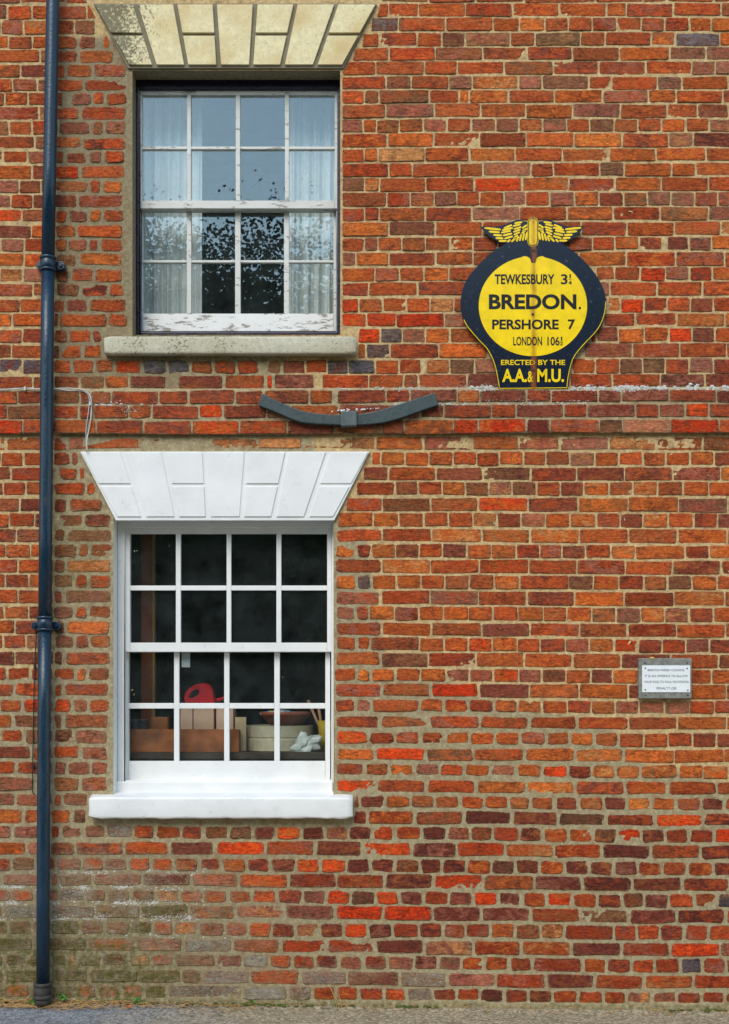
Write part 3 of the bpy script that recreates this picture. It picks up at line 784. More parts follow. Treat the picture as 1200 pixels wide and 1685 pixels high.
# white salt crust standing proud of the joints: along the ledge of the band and low on the left
r = random.Random(31)
def crust(name, strips, mat, parent):
    m = MB()
    for n_, x0, x1, fy, spread, dbase, smax in strips:
        for i in range(n_):
            px = r.uniform(x0, x1); g_ = mnoise.noise(Vector((px / 26, fy(px) / 9, 3.3))) * .5 + .5; g2 = mnoise.noise(Vector((px / 7, fy(px) / 9, 8.3))) * .5 + .5
            if r.random() > sm(.36, .66, g_ * .6 + g2 * .4): continue
            if 812 < px < 942 and spread == 2.2: continue
            py = fy(px) + r.gauss(0, spread) * (.4 + g_); s_ = r.uniform(.3, 1) ** 1.6 * smax
            c = W(px, py, dbase + r.uniform(-.002, .001)); q = [r.uniform(.7, 1.3) for _ in range(6)]; k = len(m.v)
            m.v += [tuple(c + Vector((math.cos(a * 1.047) * s_ * 1.5 * q[a], .002, math.sin(a * 1.047) * s_ * q[a]))) for a in range(6)] + [tuple(c + Vector((0, -s_ * .7, 0)))]
            m.f += [(k + a, k + (a + 1) % 6, k + 6) for a in range(6)]
    return m.build(name, mat, parent, origin=(0, 0, 0), smooth=True, kind='stuff')
M['salt'] = mat_simple('white salt bloom', (.56, .55, .51), .95, .3, 120, .5)
crust('salt_crust', [(1500, 770, 1215, lambda x: row_y(R27, x)[0] - 3, 2.2, BAND_D - .001, .0075), (500, 640, 1000, lambda x: row_y(rows[28], x)[0] - 2, 1.6, BAND_D - .003, .005),
                     (260, 150, 260, lambda x: row_y(rows[28], x)[0] - 3, 4, BAND_D - .002, .006), (160, 555, 700, lambda x: row_y(R27, x)[0] - 2, 2, BAND_D - .001, .005)], M['salt'], band)
crust('salt_crust', [(420, -20, 340, lambda x, n=n: row_y(rows[n], x)[0] - 3, 3.2, -.0015, .0040) for n in (58, 59, 60, 61)] + [(180, 120, 420, lambda x: row_y(rows[62], x)[0] - 3, 3.5, -.0015, .0040), (260, 120, 165, lambda x: 1468 + (x * 97.3) % 44, 6, -.001, .0045)], M['salt'], wall)

# ---- reveals and the dark rooms behind
def reveal(o, mat, name):
    m = MB(); x0, y0, x1, y1 = o
    a = [W(x0, y1), W(x1, y1), W(x1, y0), W(x0, y0)]
    b = [Vector((p.x, 0.26, p.z)) for p in a]
    m.add(a + b, [(0, 1, 5, 4), (1, 2, 6, 5), (2, 3, 7, 6), (3, 0, 4, 7)])
    obj(name, m.v, m.f, mat, house, origin=(0, 0, 0)); return a
M['reveal'] = mat_simple('grey lime render', lin(158, 146, 116, .7), 0.95, 0.3, 50, 0.6)
ra = reveal(UW, M['reveal'], 'reveal'); rb = reveal(LW, M['white'], 'reveal')
def room(a, z0, z1, xa, xb, yb, mat):
    m = MB(); y = 0.26
    X0, X1, Z0, Z1 = a[0].x, a[1].x, a[0].z, a[2].z
    for q in (((xa, z0), (X0, z0), (X0, z1), (xa, z1)), ((X1, z0), (xb, z0), (xb, z1), (X1, z1)), ((X0, z0), (X1, z0), (X1, Z0), (X0, Z0)), ((X0, Z1), (X1, Z1), (X1, z1), (X0, z1))):
        m.add([(x, y, z) for x, z in q], [(0, 1, 2, 3)])
    m.add([(xa, y, z0), (xb, y, z0), (xb, yb, z0), (xa, yb, z0), (xa, y, z1), (xb, y, z1), (xb, yb, z1), (xa, yb, z1)],
          [(0, 1, 2, 3), (4, 7, 6, 5), (3, 2, 6, 7), (0, 3, 7, 4), (1, 5, 6, 2)])
    obj('room', m.v, m.f, mat, house, origin=(0, 0, 0))
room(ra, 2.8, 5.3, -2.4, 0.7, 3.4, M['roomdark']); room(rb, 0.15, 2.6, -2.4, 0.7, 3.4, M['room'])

# ---- lintels: seven voussoirs, alternate ones scored across
def lintel(tops, bots, yt, yb, ysplit, dface, mat, gmat, wmask, name_label, gd=0.012):
    V = []; F = []
    b = MB(); b.prism([(tops[0][0] - 2, yt - 1), (tops[-1][1] + 2, yt - 1), (bots[-1][1] + 2, yb + 6), (bots[0][0] - 2, yb + 6)], -0.02, dface - gd)
    p = obj('lintel', b.v, b.f, gmat, house, attrs={'Msk': [(wmask(600), 0, 0, 1)] * len(b.v)}, label=name_label)
    for i, (t, q) in enumerate(zip(tops, bots)):
        xl = lambda y: t[0] + (q[0] - t[0]) * (y - yt) / (yb - yt)
        xr = lambda y: t[1] + (q[1] - t[1]) * (y - yt) / (yb - yt)
        spans = [(yt, yb)] if i % 2 else [(yt, ysplit - 2.6), (ysplit + 2.6, yb)]
        for y0, y1 in spans:
            m = MB(); m.prism([(xl(y1), y1), (xr(y1), y1), (xr(y0), y0), (xl(y0), y0)], dface - 0.03, dface + rng.uniform(-.0008, .0008))
            bm = bmesh.new(); vs_ = [bm.verts.new(v) for v in m.v]
            for f in m.f: bm.faces.new([vs_[k] for k in f])
            bmesh.ops.bevel(bm, geom=[e for e in bm.edges], offset=0.0022, segments=2, affect='EDGES', profile=0.6)
            bm.verts.ensure_lookup_table(); vv = [v.co.copy() for v in bm.verts]; ff = [[v.index for v in f.verts] for f in bm.faces]
            bm.verts.index_update(); ff = [[v.index for v in f.verts] for f in bm.faces]; bm.free()
            obj('voussoir', vv, ff, mat, p, attrs={'Msk': [(wmask(v.x * S + 600), 0, 0, 1) for v in vv]})
    return p
lintel([(156, 219), (227, 285), (292, 350), (357, 416), (424, 483), (490, 550), (557, 618)],
       [(213, 250), (258, 303), (310, 356), (364, 410), (417, 461), (469, 515), (523, 563)], 7, 106, 56, 0.022, M['lintel'], M['groove'],
       lambda x: .06 + .94 * sm(282, 172, x), 'cream limestone window head, blackened with lichen at its left end')
lintel([(134, 198), (207, 265), (272, 333), (340, 402), (408, 469), (475, 536), (544, 606)],
       [(193, 232), (241, 287), (295, 338), (347, 394), (402, 446), (455, 500), (509, 548)], 744, 850, 798, 0.022, M['whitestone'], M['whitestone'],
       lambda x: 0.0, 'white painted window head', 0.006)

# ---- window builder
def window(o, cfg):
    x0, y0, x1, y1 = o; fd = -0.10
    w = thing.__wrapped__ if False else None
    fr = MB(); fx0, fx1, fy0, fy1 = cfg['frame']
    t = cfg['ft']
    # outer box frame: jambs and head butt together
    lo = W(x0, y1); hi = W(x1, y0); L0, R0, B0, T0 = lo.x, hi.x, lo.z, hi.z
    iL = W(fx0, 0, fd).x; iR = W(fx1, 0, fd).x; iT = W(0, fy0, fd).z; iB = W(0, fy1, fd).z
    Y0, Y1 = -fd, -fd + 0.12
    e = 0.001
    fr.box((L0 + e, Y0, B0 + e), (iL, Y1, T0 - e)); fr.box((iR, Y0, B0 + e), (R0 - e, Y1, T0 - e))
    fr.box((iL, Y0, iT), (iR, Y1, T0 - e)); fr.box((iL, Y0, B0 + e), (iR, Y1, iB))
    win = fr.build('sash_window', cfg['fmat'], house, bevel=0.003, label=cfg['label'])
    for part, (cols, rws, outer, d0, mat, rail) in enumerate(cfg['sashes']):
        sx0, sy0, sx1, sy1 = outer
        m = MB(); th = 0.04
        # stiles, rails
        gx0, gx1 = cols[0][0], cols[-1][1]; gy0, gy1 = rws[0][0], rws[-1][1]
        m.rect(sx0, sy0, gx0, sy1, d0 - th, d0); m.rect(gx1, sy0, sx1, sy1, d0 - th, d0)
        m.rect(gx0, sy0, gx1, gy0, d0 - th, d0 - .0005)
        sash = m.build('sash', mat, win, bevel=0.002)
        r = MB(); r.rect(gx0 + .2, gy1, gx1 - .2, sy1, d0 - th, d0 - .0005)
        r.build('rail', rail, win, bevel=0.002)
        for a, b in zip(cols, cols[1:]):
            MB().prism([(a[1], gy1), (b[0], gy1), (b[0], gy0), (a[1], gy0)], d0 - 0.032, d0 - 0.003).build('glazing_bar', mat, win, bevel=0.0025)
        for a, b in zip(rws, rws[1:]):
            for ci, c in enumerate(cols):
                MB().rect(c[0], a[1], c[1], b[0], d0 - 0.031, d0 - 0.0045).build('glazing_bar', mat, win, bevel=0.0025)
        for c in cols:
            for q in rws:
                MB().rect(c[0] - 1.0, q[0] - 1.0, c[1] + 1.0, q[1] + 1.0, d0 - 0.021, d0 - 0.017).build('pane', M['glass'], win)
    return win

win_up = window(UW, dict(frame=(230.5, 555.5, 147, 546), ft=0, fmat=M['navy'], label='old sash window with flaking white paint in a navy frame',
    sashes=[([(233.5, 308), (314.5, 388), (395.5, 469), (476, 551)], [(156, 241), (245.5, 330)], (230.6, 147.5, 555.4, 343), -0.115, M['oldwhite'], M['oldwhite']),
            ([(235, 307.5), (315, 387), (396, 467.5), (476, 549)], [(346, 428), (432, 516)], (230.6, 338, 553.5, 545), -0.158, M['oldwhite'], M['flaking'])]))
win_lo = window(LW, dict(frame=(205.5, 546, 868, 1284), ft=0, fmat=M['white'], label='freshly painted white sash window',
    sashes=[([(214, 289.5), (297.5, 373), (380.5, 455), (463, 538.5)], [(878, 963.5), (971.5, 1057.5)], (206, 868.5, 545.5, 1072.5), -0.115, M['white'], M['white']),
            ([(211.5, 286.5), (295, 369), (377.5, 451.5), (460.5, 535.5)], [(1073, 1157), (1166, 1252.5)], (206.5, 1064, 543.5, 1283.5), -0.158, M['white'], M['white'])]))
# timber sub-sill and the two stone sills
MB().rect(189, 1286, 547.5, 1311.5, -0.16, -0.07).build('sill', M['white'], win_lo, bevel=0.006)

def stone_sill(x0, x1, yt, yb, dfront, drop, mat, amp, parent, lich):
    bm = bmesh.new(); n = 40; V = []; F = []
    f0 = W(x0, yb, dfront); f1 = W(x1, yt, dfront)
    X = [f0.x + (f1.x - f0.x) * i / n for i in range(n + 1)]; zt, zb = f1.z, f0.z
    prof = [(-0.14, zt + drop), (-0.02, zt + drop * .45), (dfront - .014, zt + .001), (dfront - .006, zt - .001), (dfront - .001, zt - .006), (dfront, zt - .013), (dfront, (zt + zb) / 2), (dfront, zb + .012), (dfront - .0015, zb + .005), (dfront - .006, zb), (dfront - .014, zb), (-0.02, zb + .004)]
    m = len(prof)
    for i, x in enumerate(X):
        for k, (d, z) in enumerate(prof):
            nzv = mnoise.noise(Vector((x * 14, k * 1.7, 4.2))); nb = mnoise.noise(Vector((x * 30, k, 8)))
            w = amp if k >= 2 else amp * .3
            xe = 0.006 if i in (0, n) else 0
            zz = z + nzv * w + (nb * w if k >= 8 else 0)
            if i in (0, n) and 2 <= k <= 10: zz += ((zt + zb) / 2 - z) * .14
            V.append((x + (xe if i == 0 else -xe if i == n else 0) * (1 if 2 <= k <= 10 else 0) * rng.random() * .6, -d - (nb * w * .5 if k > 1 else 0), zz))
    for i in range(n):
        for k in range(m - 1):
            F.append((i * m + k, i * m + k + 1, (i + 1) * m + k + 1, (i + 1) * m + k))
    F.append(tuple(range(m))[::-1]); F.append(tuple(range(n * m, n * m + m)))
    o = obj('sill', V, F, mat, parent, attrs={'Msk': [(lich * (.3 + .7 * abs(mnoise.noise(Vector((v[0] * 5, 1, 2))))), 0, 0, 1) for v in V]})
    bm.free(); o.data.polygons.foreach_set('use_smooth', [True] * len(o.data.polygons)); return o
stone_sill(171, 587, 553, 582, 0.055, 0.008, M['sill'], 0.0016, win_up, 0.6)
stone_sill(146, 581, 1311.5, 1347, 0.06, 0.022, M['whitestone'], 0.006, win_lo, 0)

# ------------------------------------------------------------------ ground
def gz_(x): return -0.0123 * x + 0.0005
def mat_ground():
    t = NT('gritty asphalt'); g = t.n('NewGeometry'); sp = t.n('SeparateXYZ'); t.put(sp.inputs[0], g.outputs['Position'])
    xx = t.math('ADD', sp.outputs[0], t.ramp(t.noise(4, 4, 0.6), 0, 1, -0.5, 0.5))
    f = t.ramp(xx, -1.3, -0.6)
    grit = t.ramp(t.noise(150, 5, 0.85), 0.3, 0.7); grit2 = t.noise(60, 6, 0.75)
    a = t.mix(grit, (0.08, 0.09, 0.10), (0.70, 0.72, 0.74)); b = t.mix(grit, (0.26, 0.20, 0.12), (0.86, 0.72, 0.48))
    vo = t.n('TexVoronoi'); vo.inputs['Scale'].default_value = 85; t.put(vo.inputs['Vector'], t.pos())
    peb = t.sep(vo.outputs['Color'])[0]
    c = t.mix(f, a, b)
    c = t.mix(1.0, c, t.ramp(peb, 0, 1, 0.55, 1.5), 'MULTIPLY')
    c = t.mix(1.0, c, t.ramp(grit2, 0.3, 0.7, 0.65, 1.25), 'MULTIPLY')
    c = t.mix(t.ramp(t.noise(14, 5, 0.6), 0.56, 0.70, 0, 0.5), c, lin(112, 106, 50, .8))
    c = t.mix(t.ramp(t.noise(330, 2, 0.5), 0.70, 0.74, 0, 0.8), c, (0.6, 0.55, 0.45))
    return t.done(c, 0.9, t.bump(t.math('ADD', grit, grit2), 0.9, 0.008), spec=0.2)
V = []; F = []
gx = [-60, -20, -6, -3.5] + [-2.0 + 0.02 * i for i in range(201)] + [3.5, 6, 20, 60]
gy = [0.35, 0.02] + [0.0 - 0.02 * i for i in range(26)] + [-0.8, -1.6, -3.0]
for y in gy:
    for x in gx:
        n = 0.004 * mnoise.noise(Vector((x * 22, y * 22, 0))) + 0.006 * mnoise.noise(Vector((x * 5, y * 5, 7))) if y > -0.7 and abs(x) < 2.1 else 0
        lip = 0.012 * math.exp(-((y + 0.01) / 0.03) ** 2)
        V.append((x, y, gz_(x) + n + lip))
nx = len(gx)
for j in range(len(gy) - 1):
    for i in range(nx - 1): F.append((j * nx + i, (j + 1) * nx + i, (j + 1) * nx + i + 1, j * nx + i + 1))
obj('pavement', V, F, mat_ground(), origin=(0, 0, 0), smooth=True, kind='structure')
M['road'] = mat_simple('road asphalt', (0.05, 0.05, 0.052), 0.9, 0.2, 30, 0.4); M['verge'] = mat_simple('verge turf', (0.05, 0.075, 0.025), 0.95, 0.4, 8, 0.5)
obj('road', [(-60, -3.0, gz_(-60)), (60, -3.0, gz_(60)), (60, -3.0, gz_(60) - .12), (-60, -3.0, gz_(-60) - .12), (60, -10, gz_(60) - .12), (-60, -10, gz_(-60) - .12)],
    [(0, 1, 2, 3)[::-1], (3, 2, 4, 5)[::-1]], M['road'], origin=(0, -6, 0), kind='structure')
obj('verge', [(-60, -10, gz_(-60) - .06), (60, -10, gz_(60) - .06), (60, -150, gz_(60)), (-60, -150, gz_(-60)), (-60, -10, gz_(-60) - .13), (60, -10, gz_(60) - .13)],
    [(0, 3, 2, 1), (0, 1, 5, 4)], M['verge'], origin=(0, -40, 0), kind='structure')

# ------------------------------------------------------------------ drainpipe
def pc(py): return float(np.interp(py, [-200, 0, 240, 450, 680, 920, 1130, 1370, 1625], [91, 87.3, 82.8, 78.7, 77, 75, 73, 71.8, 70.8]))
PD = 0.07; PR = 0.0315
dp = thing('drainpipe', W(70.8, 1645, PD), 'dark blue cast iron drainpipe running down the wall left of the windows', 'drainpipe')
for y0, y1 in ((-180, 430), (430, 1022), (1022, 1624)):
    m = MB(); m.tube([W(pc(y0 + (y1 - y0) * t), y0 + (y1 - y0) * t, PD) for t in (0, .25, .5, .75, 1)], PR, 24)
    m.build('pipe', M['pipe'], dp, smooth=True)
def ring(m, cx, y0, y1, r, d=PD):
    a = W(cx, y1, d); b = W(cx, y0, d); h = b.z - a.z
    m.lathe(a, [(PR * .9, 0), (r - .003, 0), (r, .003), (r, h - .003), (r - .003, h), (PR * .9, h)], 24)
for yc, x0, x1 in ((436, 60, 108), (1028, 52, 101)):
    m = MB(); cx = pc(yc)
    ring(m, cx, yc - 14, yc - 9, .040); ring(m, cx, yc - 9, yc + 6, .0365); ring(m, cx, yc + 6, yc + 10, .040)
    col_ = m.build('collar', M['pipe'], dp, smooth=True)
    for sx in (-1, 1):
        e = MB(); c = W((x0 if sx < 0 else x1) - sx * 7, yc + 2, 0.03)
        n = 16; pts = []
        ex0 = W(cx + sx * 6, yc, .03).x
        for k in range(n + 1):
            a = -math.pi / 2 + math.pi * k / n
            pts.append((c.x + sx * math.cos(a) * .020, c.z + math.sin(a) * .021))
        pts = [(ex0, c.z - .016)] + pts + [(ex0, c.z + .016)]
        q = len(pts)
        vs_ = [(x, -.042, z) for x, z in pts] + [(x, -.004, z) for x, z in pts]
        e.add(vs_, [tuple(range(q)), tuple(range(2 * q - 1, q - 1, -1))] + [(i, i + q, (i + 1) % q + q, (i + 1) % q) for i in range(q)])
        lg = e.build('lug', M['pipe'], col_, bevel=.003)
        bt = MB(); bt.tube([(c.x, -.040, c.z), (c.x, -.053, c.z)], [.010, .008], 6)
        bt.build('bolt', M['pipe'], col_)
m = MB(); ring(m, 70, 1617, 1623, .044); ring(m, 70, 1623, 1637, .041); ring(m, 70, 1637, 1643, .046); ring(m, 70, 1643, 1652, .038)
m.build('shoe', mat_simple('rusty black iron', (0.05, 0.045, 0.04), 0.8, 0.4, 30, 0.6), dp, smooth=True)

# ------------------------------------------------------------------ lettering helper
def text(body, x0, y0, x1, y1, d, th, mat, parent, bold=0.0, name='lettering', space=1.0):
    cu = bpy.data.curves.new('lettering', 'FONT'); cu.body = body; cu.size = 1; cu.offset = bold; cu.extrude = 0.0; cu.resolution_u = 4
    cu.space_character = space
    o = bpy.data.objects.new('tmp', cu); C.objects.link(o)
    dg = bpy.context.evaluated_depsgraph_get(); me = bpy.data.meshes.new_from_object(o.evaluated_get(dg))
    bpy.data.objects.remove(o)
    vs_ = [v.co.copy() for v in me.vertices]; fs = [tuple(p.vertices) for p in me.polygons]; bpy.data.meshes.remove(me)
    lx = min(v.x for v in vs_); hx = max(v.x for v in vs_); ly = min(v.y for v in vs_); hy = max(v.y for v in vs_)
    a = W(x0, y1, d); b = W(x1, y0, d)
    P = [Vector((a.x + (v.x - lx) / (hx - lx) * (b.x - a.x), -d, a.z + (v.y - ly) / (hy - ly) * (b.z - a.z))) for v in vs_]
    n = len(P); edges = {}
    for f in fs:
        for i in range(len(f)):
            k = (f[i], f[(i + 1) % len(f)]); edges[k] = 1
    P2 = P + [Vector((p.x, -d + th, p.z)) for p in P]
    F2 = list(fs) + [(k[1], k[0], k[0] + n, k[1] + n) for k in edges if (k[1], k[0]) not in edges]
    return obj(name, P2, F2, mat, parent)

# ------------------------------------------------------------------ enamel village sign
Z = lambda p: (740 + p[0] / 4.286, 330 + p[1] / 4.286)
def smooth_poly(pts, n=6):
    out = []
    for i in range(len(pts)):
        p0, p1, p2, p3 = pts[i - 1], pts[i], pts[(i + 1) % len(pts)], pts[(i + 2) % len(pts)]
        for k in range(n):
            t = k / n
            out.append(tuple(.5 * (2 * p1[a] + (p2[a] - p0[a]) * t + (2 * p0[a] - 5 * p1[a] + 4 * p2[a] - p3[a]) * t * t + (3 * p1[a] - p0[a] - 3 * p2[a] + p3[a]) * t ** 3) for a in (0, 1)))
    return out
def open_spline(pts, n=6):
    q = [pts[0]] + list(pts) + [pts[-1]]; out = []
    for i in range(1, len(q) - 2):
        p0, p1, p2, p3 = q[i - 1:i + 3]
        for k in range(n):
            t = k / n
            out.append(tuple(.5 * (2 * p1[a] + (p2[a] - p0[a]) * t + (2 * p0[a] - 5 * p1[a] + 4 * p2[a] - p3[a]) * t * t + (3 * p1[a] - p0[a] - 3 * p2[a] + p3[a]) * t ** 3) for a in (0, 1)))
    return out + [pts[-1]]
SD = 0.029
sign = thing('village_sign', W(878, 639, SD), 'round yellow and navy enamel village sign with a winged top and place names', 'sign')
body_l = open_spline([(400, 302), (290, 372), (180, 480), (110, 580), (80, 690), (82, 780), (112, 872), (195, 975), (265, 1052), (315, 1160), (348, 1325)])
body_r = open_spline([(832, 1325), (846, 1220), (880, 1110), (950, 1020), (1046, 915), (1094, 810), (1104, 700), (1068, 585), (990, 470), (880, 362), (782, 300)])
wing_r = [(800, 302), (865, 272), (915, 230), (950, 182)] + open_spline([(940, 178), (860, 182), (790, 172), (700, 135), (655, 145), (620, 148)])
topk = open_spline([(618, 140), (610, 122), (590, 114), (565, 122), (556, 140)])
wing_l = open_spline([(552, 148), (520, 146), (480, 134), (390, 170), (310, 184), (232, 183)]) + [(218, 186), (262, 235), (310, 272), (375, 300)]
outline = [Z(p) for p in body_l + body_r + wing_r + topk + wing_l]
MB().prism(outline, SD - .006, SD).build('plate', M['navyenamel'], sign)
# yellow line round the rim (lower edge)
def ribbon(pts, w, d, th, mat, parent, name, closed=False):
    m = MB(); P = [Z(p) for p in pts]; L = []; Rr = []
    n = len(P)
    for i in range(n):
        a = P[i - 1] if (i or closed) else P[i]; b = P[(i + 1) % n] if (i < n - 1 or closed) else P[i]
        tx, ty = b[0] - a[0], b[1] - a[1]; l = math.hypot(tx, ty) or 1
        L.append((P[i][0] - ty / l * w / 2, P[i][1] + tx / l * w / 2)); Rr.append((P[i][0] + ty / l * w / 2, P[i][1] - tx / l * w / 2))
    for i in range(n if closed else n - 1):
        j = (i + 1) % n; m.prism([L[i], L[j], Rr[j], Rr[i]], d - th, d)
    return m
rim = ribbon([(p[0] + 5, p[1]) for p in body_l[34:]] + [(p[0] - 5, p[1] - 5) for p in body_r[:36]], 1.1, SD + .0006, .0012, None, None, 'rim')
rim.build('rim', M['yellow'], sign)
# yellow disc with the notch at its top
cx, cy, rx, ry = 588, 742, 384, 357
disc = []
for k in range(97):
    a = math.radians(-90 + 13 + (360 - 26) * k / 96)
    disc.append((cx + rx * math.cos(a), cy + ry * math.sin(a) * (1.0 if math.sin(a) > 0 else .985)))
disc += open_spline([(520, 389), (548, 394), (568, 408), (578, 438)])[1:] + open_spline([(604, 438), (612, 408), (632, 394), (660, 389)])[:-1]
MB().prism([Z(p) for p in disc], SD - .002, SD + .0006).build('disc', M['yellow'], sign)
bl = ribbon(disc, 0.8, SD + .0009, .001, None, None, 'b', True); bl.build('disc_outline', M['blackprint'], sign)
# centre bar of the emblem
def capsule(x, y0, y1, r): return [(x + r * math.cos(a), y0 + r * math.sin(a)) for a in [math.pi + math.pi * k / 10 for k in range(11)]] + [(x + r * math.cos(a), y1 + r * math.sin(a)) for a in [math.pi * k / 10 for k in range(11)]]
MB().prism([Z(p) for p in capsule(588, 155, 288, 38)], SD - .002, SD + .0008).build('emblem_border', M['yellow'], sign)
MB().prism([Z(p) for p in capsule(588, 155, 288, 34)], SD - .002, SD + .0016).build('emblem_line', M['blackprint'], sign)
MB().prism([Z(p) for p in capsule(588, 155, 288, 28)], SD - .002, SD + .0026).build('emblem_bar', M['yellow'], sign)
# feathers, mirrored
def feather(ax, ay, bx_, by_, w):
    dx, dy = bx_ - ax, by_ - ay; l = math.hypot(dx, dy); ux, uy = dx / l, dy / l; nx_, ny_ = -uy, ux
    pts = []
    for t, k in ((0, .75), (.3, 1), (.7, 1), (.9, .8), (1, .25)): pts.append((ax + dx * t + nx_ * w / 2 * k, ay + dy * t + ny_ * w / 2 * k))
    for t, k in ((1, -.25), (.9, -.8), (.7, -1), (.3, -1), (0, -.75)): pts.append((ax + dx * t + nx_ * w / 2 * k, ay + dy * t + ny_ * w / 2 * k))
    return pts
FE = [(360, 205, 245, 193, 15), (352, 224, 276, 218, 15), (368, 246, 308, 242, 15), (378, 266, 324, 264, 15), (402, 284, 346, 285, 14),
      (440, 172, 382, 196, 14), (446, 192, 368, 210, 14), (432, 212, 362, 227, 14), (440, 232, 374, 247, 14), (446, 252, 386, 268, 14), (428, 275, 408, 293, 14),
      (512, 152, 456, 160, 14), (500, 168, 446, 180, 13), (506, 186, 452, 202, 13), (500, 204, 448, 222, 13), (496, 222, 452, 242, 13), (482, 244, 452, 266, 13), (466, 262, 436, 292, 14),
      (546, 172, 512, 196, 13), (548, 196, 514, 214, 13), (538, 208, 508, 232, 13), (546, 224, 536, 280, 14), (526, 228, 516, 284, 14), (506, 236, 494, 286, 14), (486, 252, 472, 290, 13)]
for a, b, c_, d_, w in FE:
    f = feather(a, b, c_, d_, w)
    MB().prism([Z(p) for p in f], SD - .002, SD + .0009).build('feather', M['yellow'], sign)
    MB().prism([Z((1170 - p[0] + 6, p[1] - 2)) for p in f], SD - .002, SD + .0009).build('feather', M['yellow'], sign)
def zt(body, a, b, c_, d_, mat, bold=.02, d=SD + .0014, space=1.0): x0, y0 = Z((a, b)); x1, y1 = Z((c_, d_)); text(body, x0, y0, x1, y1, d, .001, mat, sign, bold, space=space)
K = M['blackprint']; Yl = M['yellow']
zt('TEWKESBURY', 318, 519, 740, 591, K, .028); zt('3', 785, 519, 832, 591, K, .02); zt('1', 845, 519, 856, 548, K, .03); zt('4', 838, 566, 862, 593, K, .03)
zt('BREDON', 277, 660, 895, 768, K, .035); zt('.', 910, 748, 927, 768, K, .03)
zt('PERSHORE', 300, 838, 770, 909, K, .03); zt('7', 834, 838, 886, 909, K, .03)
zt('LONDON', 449, 960, 652, 1023, K, .02); zt('106', 690, 960, 776, 1023, K, .02); zt('1', 785, 960, 795, 985, K, .03); zt('2', 780, 997, 799, 1021, K, .03)
for p in ((838, 556, 863, 559), (779, 989, 801, 992)):
    MB().prism([Z((p[0], p[3])), Z((p[2], p[3])), Z((p[2], p[1])), Z((p[0], p[1]))], SD, SD + .0014).build('lettering', K, sign)
zt('ERECTED BY THE', 363, 1123, 815, 1160, Yl, .018); zt('A.A.', 371, 1187, 545, 1281, Yl, .03); zt('&', 550, 1203, 590, 1281, Yl, .02); zt('M.U.', 618, 1187, 807, 1281, Yl, .03)
for p in ((592, 352), (587, 803), (592, 1196)):
    x, y = Z(p); m = MB(); m.tube([W(x, y, SD - .02), W(x, y, SD + .004)], [.0085, .007], 10); m.build('fixing', mat_simple('rusty bolt', (0.09, 0.05, 0.03), 0.7, 0.4, 80), sign)
m = MB(); m.rect(845, 470, 910, 484, 0.001, SD - .006); m.rect(845, 600, 910, 612, 0.001, SD - .006); m.build('batten', M['oldwood'], sign)

# ------------------------------------------------------------------ small parish notice
pl = thing('notice_plaque', W(1095, 1149, .02), 'small white parish notice screwed to a grey wooden board', 'plaque')
MB().rect(1051.5, 1083, 1138.5, 1149.5, .002, .030).build('backboard', M['oldwood'], pl, bevel=.004)
MB().rect(1057, 1095, 1136, 1139.2, .028, .034).build('plate', M['plate'], pl, bevel=.0008)
for s_, x0, x1, y in (('BREDON PARISH COUNCIL', 1066, 1127, 1102.6), ('IT IS AN OFFENCE TO ALLOW', 1061, 1132, 1112.4), ('YOUR DOG TO FOUL FOOTPATHS', 1060, 1133.5, 1122), ('PENALTY £20', 1080.5, 1113, 1132.6)):
    text(s_, x0, y - 1.9, x1, y + 1.9, .0346, .001, M['greyprint'], pl, .012)
for x, y, d in ((1062, 1099.5, .034), (1131, 1100, .034), (1062, 1135, .034), (1132, 1136, .034), (1061.5, 1091, .030), (1131, 1091, .030), (1062.5, 1144, .030), (1132, 1144, .030)):
    m = MB(); m.tube([W(x, y, d - .002), W(x, y, d + .0015)], [.0042, .0034], 10); m.build('screw', M['screw'], pl)
m = MB(); m.lathe(W(1073, 1084, .02), [(.002, -.001), (.013, 0), (.011, .006), (.004, .009), (0.0005, .0095)], 9)
m.build('lichen_patch', mat_simple('yellow lichen', (0.55, 0.36, 0.06), 0.9, 0.3, 90, 0.6), pl, smooth=True)

# ------------------------------------------------------------------ curved iron wall tie
tie = thing('wall_tie', W(574, 698, .03), 'curved dark iron tie bar bolted across the brick band', 'wall tie')
top = open_spline([(431, 647), (462, 662), (495, 675), (530, 681), (573, 682), (612, 678), (650, 667), (684, 656), (716, 646)], 4)
bot = open_spline([(722, 666), (690, 677), (662, 687), (632, 695), (592, 699), (550, 698.5), (516, 697), (490, 693), (456, 679), (426, 667)], 4)
MB().prism(top + bot, .02, .062).build('bar', M['iron'], tie, bevel=.004)
MB().prism([(561, 701), (587.5, 700), (587, 676), (561, 676.5)], .03, .084).build('clasp', M['ironclasp'], tie, bevel=.004)

r = random.Random(21); m = MB()
for i in range(70):
    px = r.choice((r.gauss(566, 16), r.gauss(606, 12), r.uniform(540, 690))); py = np.interp(px, [500, 530, 573, 612, 650, 690], [676, 680, 678, 675, 665, 652]) - r.uniform(0, 9 if 550 < px < 620 else 2)
    c = W(px, py, .012 if py < 672 else r.uniform(.02, .05)); s_ = r.uniform(.002, .0055)
    m.lathe(c - Vector((0, 0, s_)), [(.0003, 0), (s_, s_ * .5), (s_ * 1.2, s_), (s_ * .7, s_ * 1.7), (.0003, s_ * 2)], 6)
m.build('bird_droppings', mat_simple('chalky white droppings', (.72, .72, .70), .9, .15, 90), None, origin=(0, 0, 0), smooth=True, kind='stuff', label='chalky white droppings caked above the iron tie bar', cat='droppings')

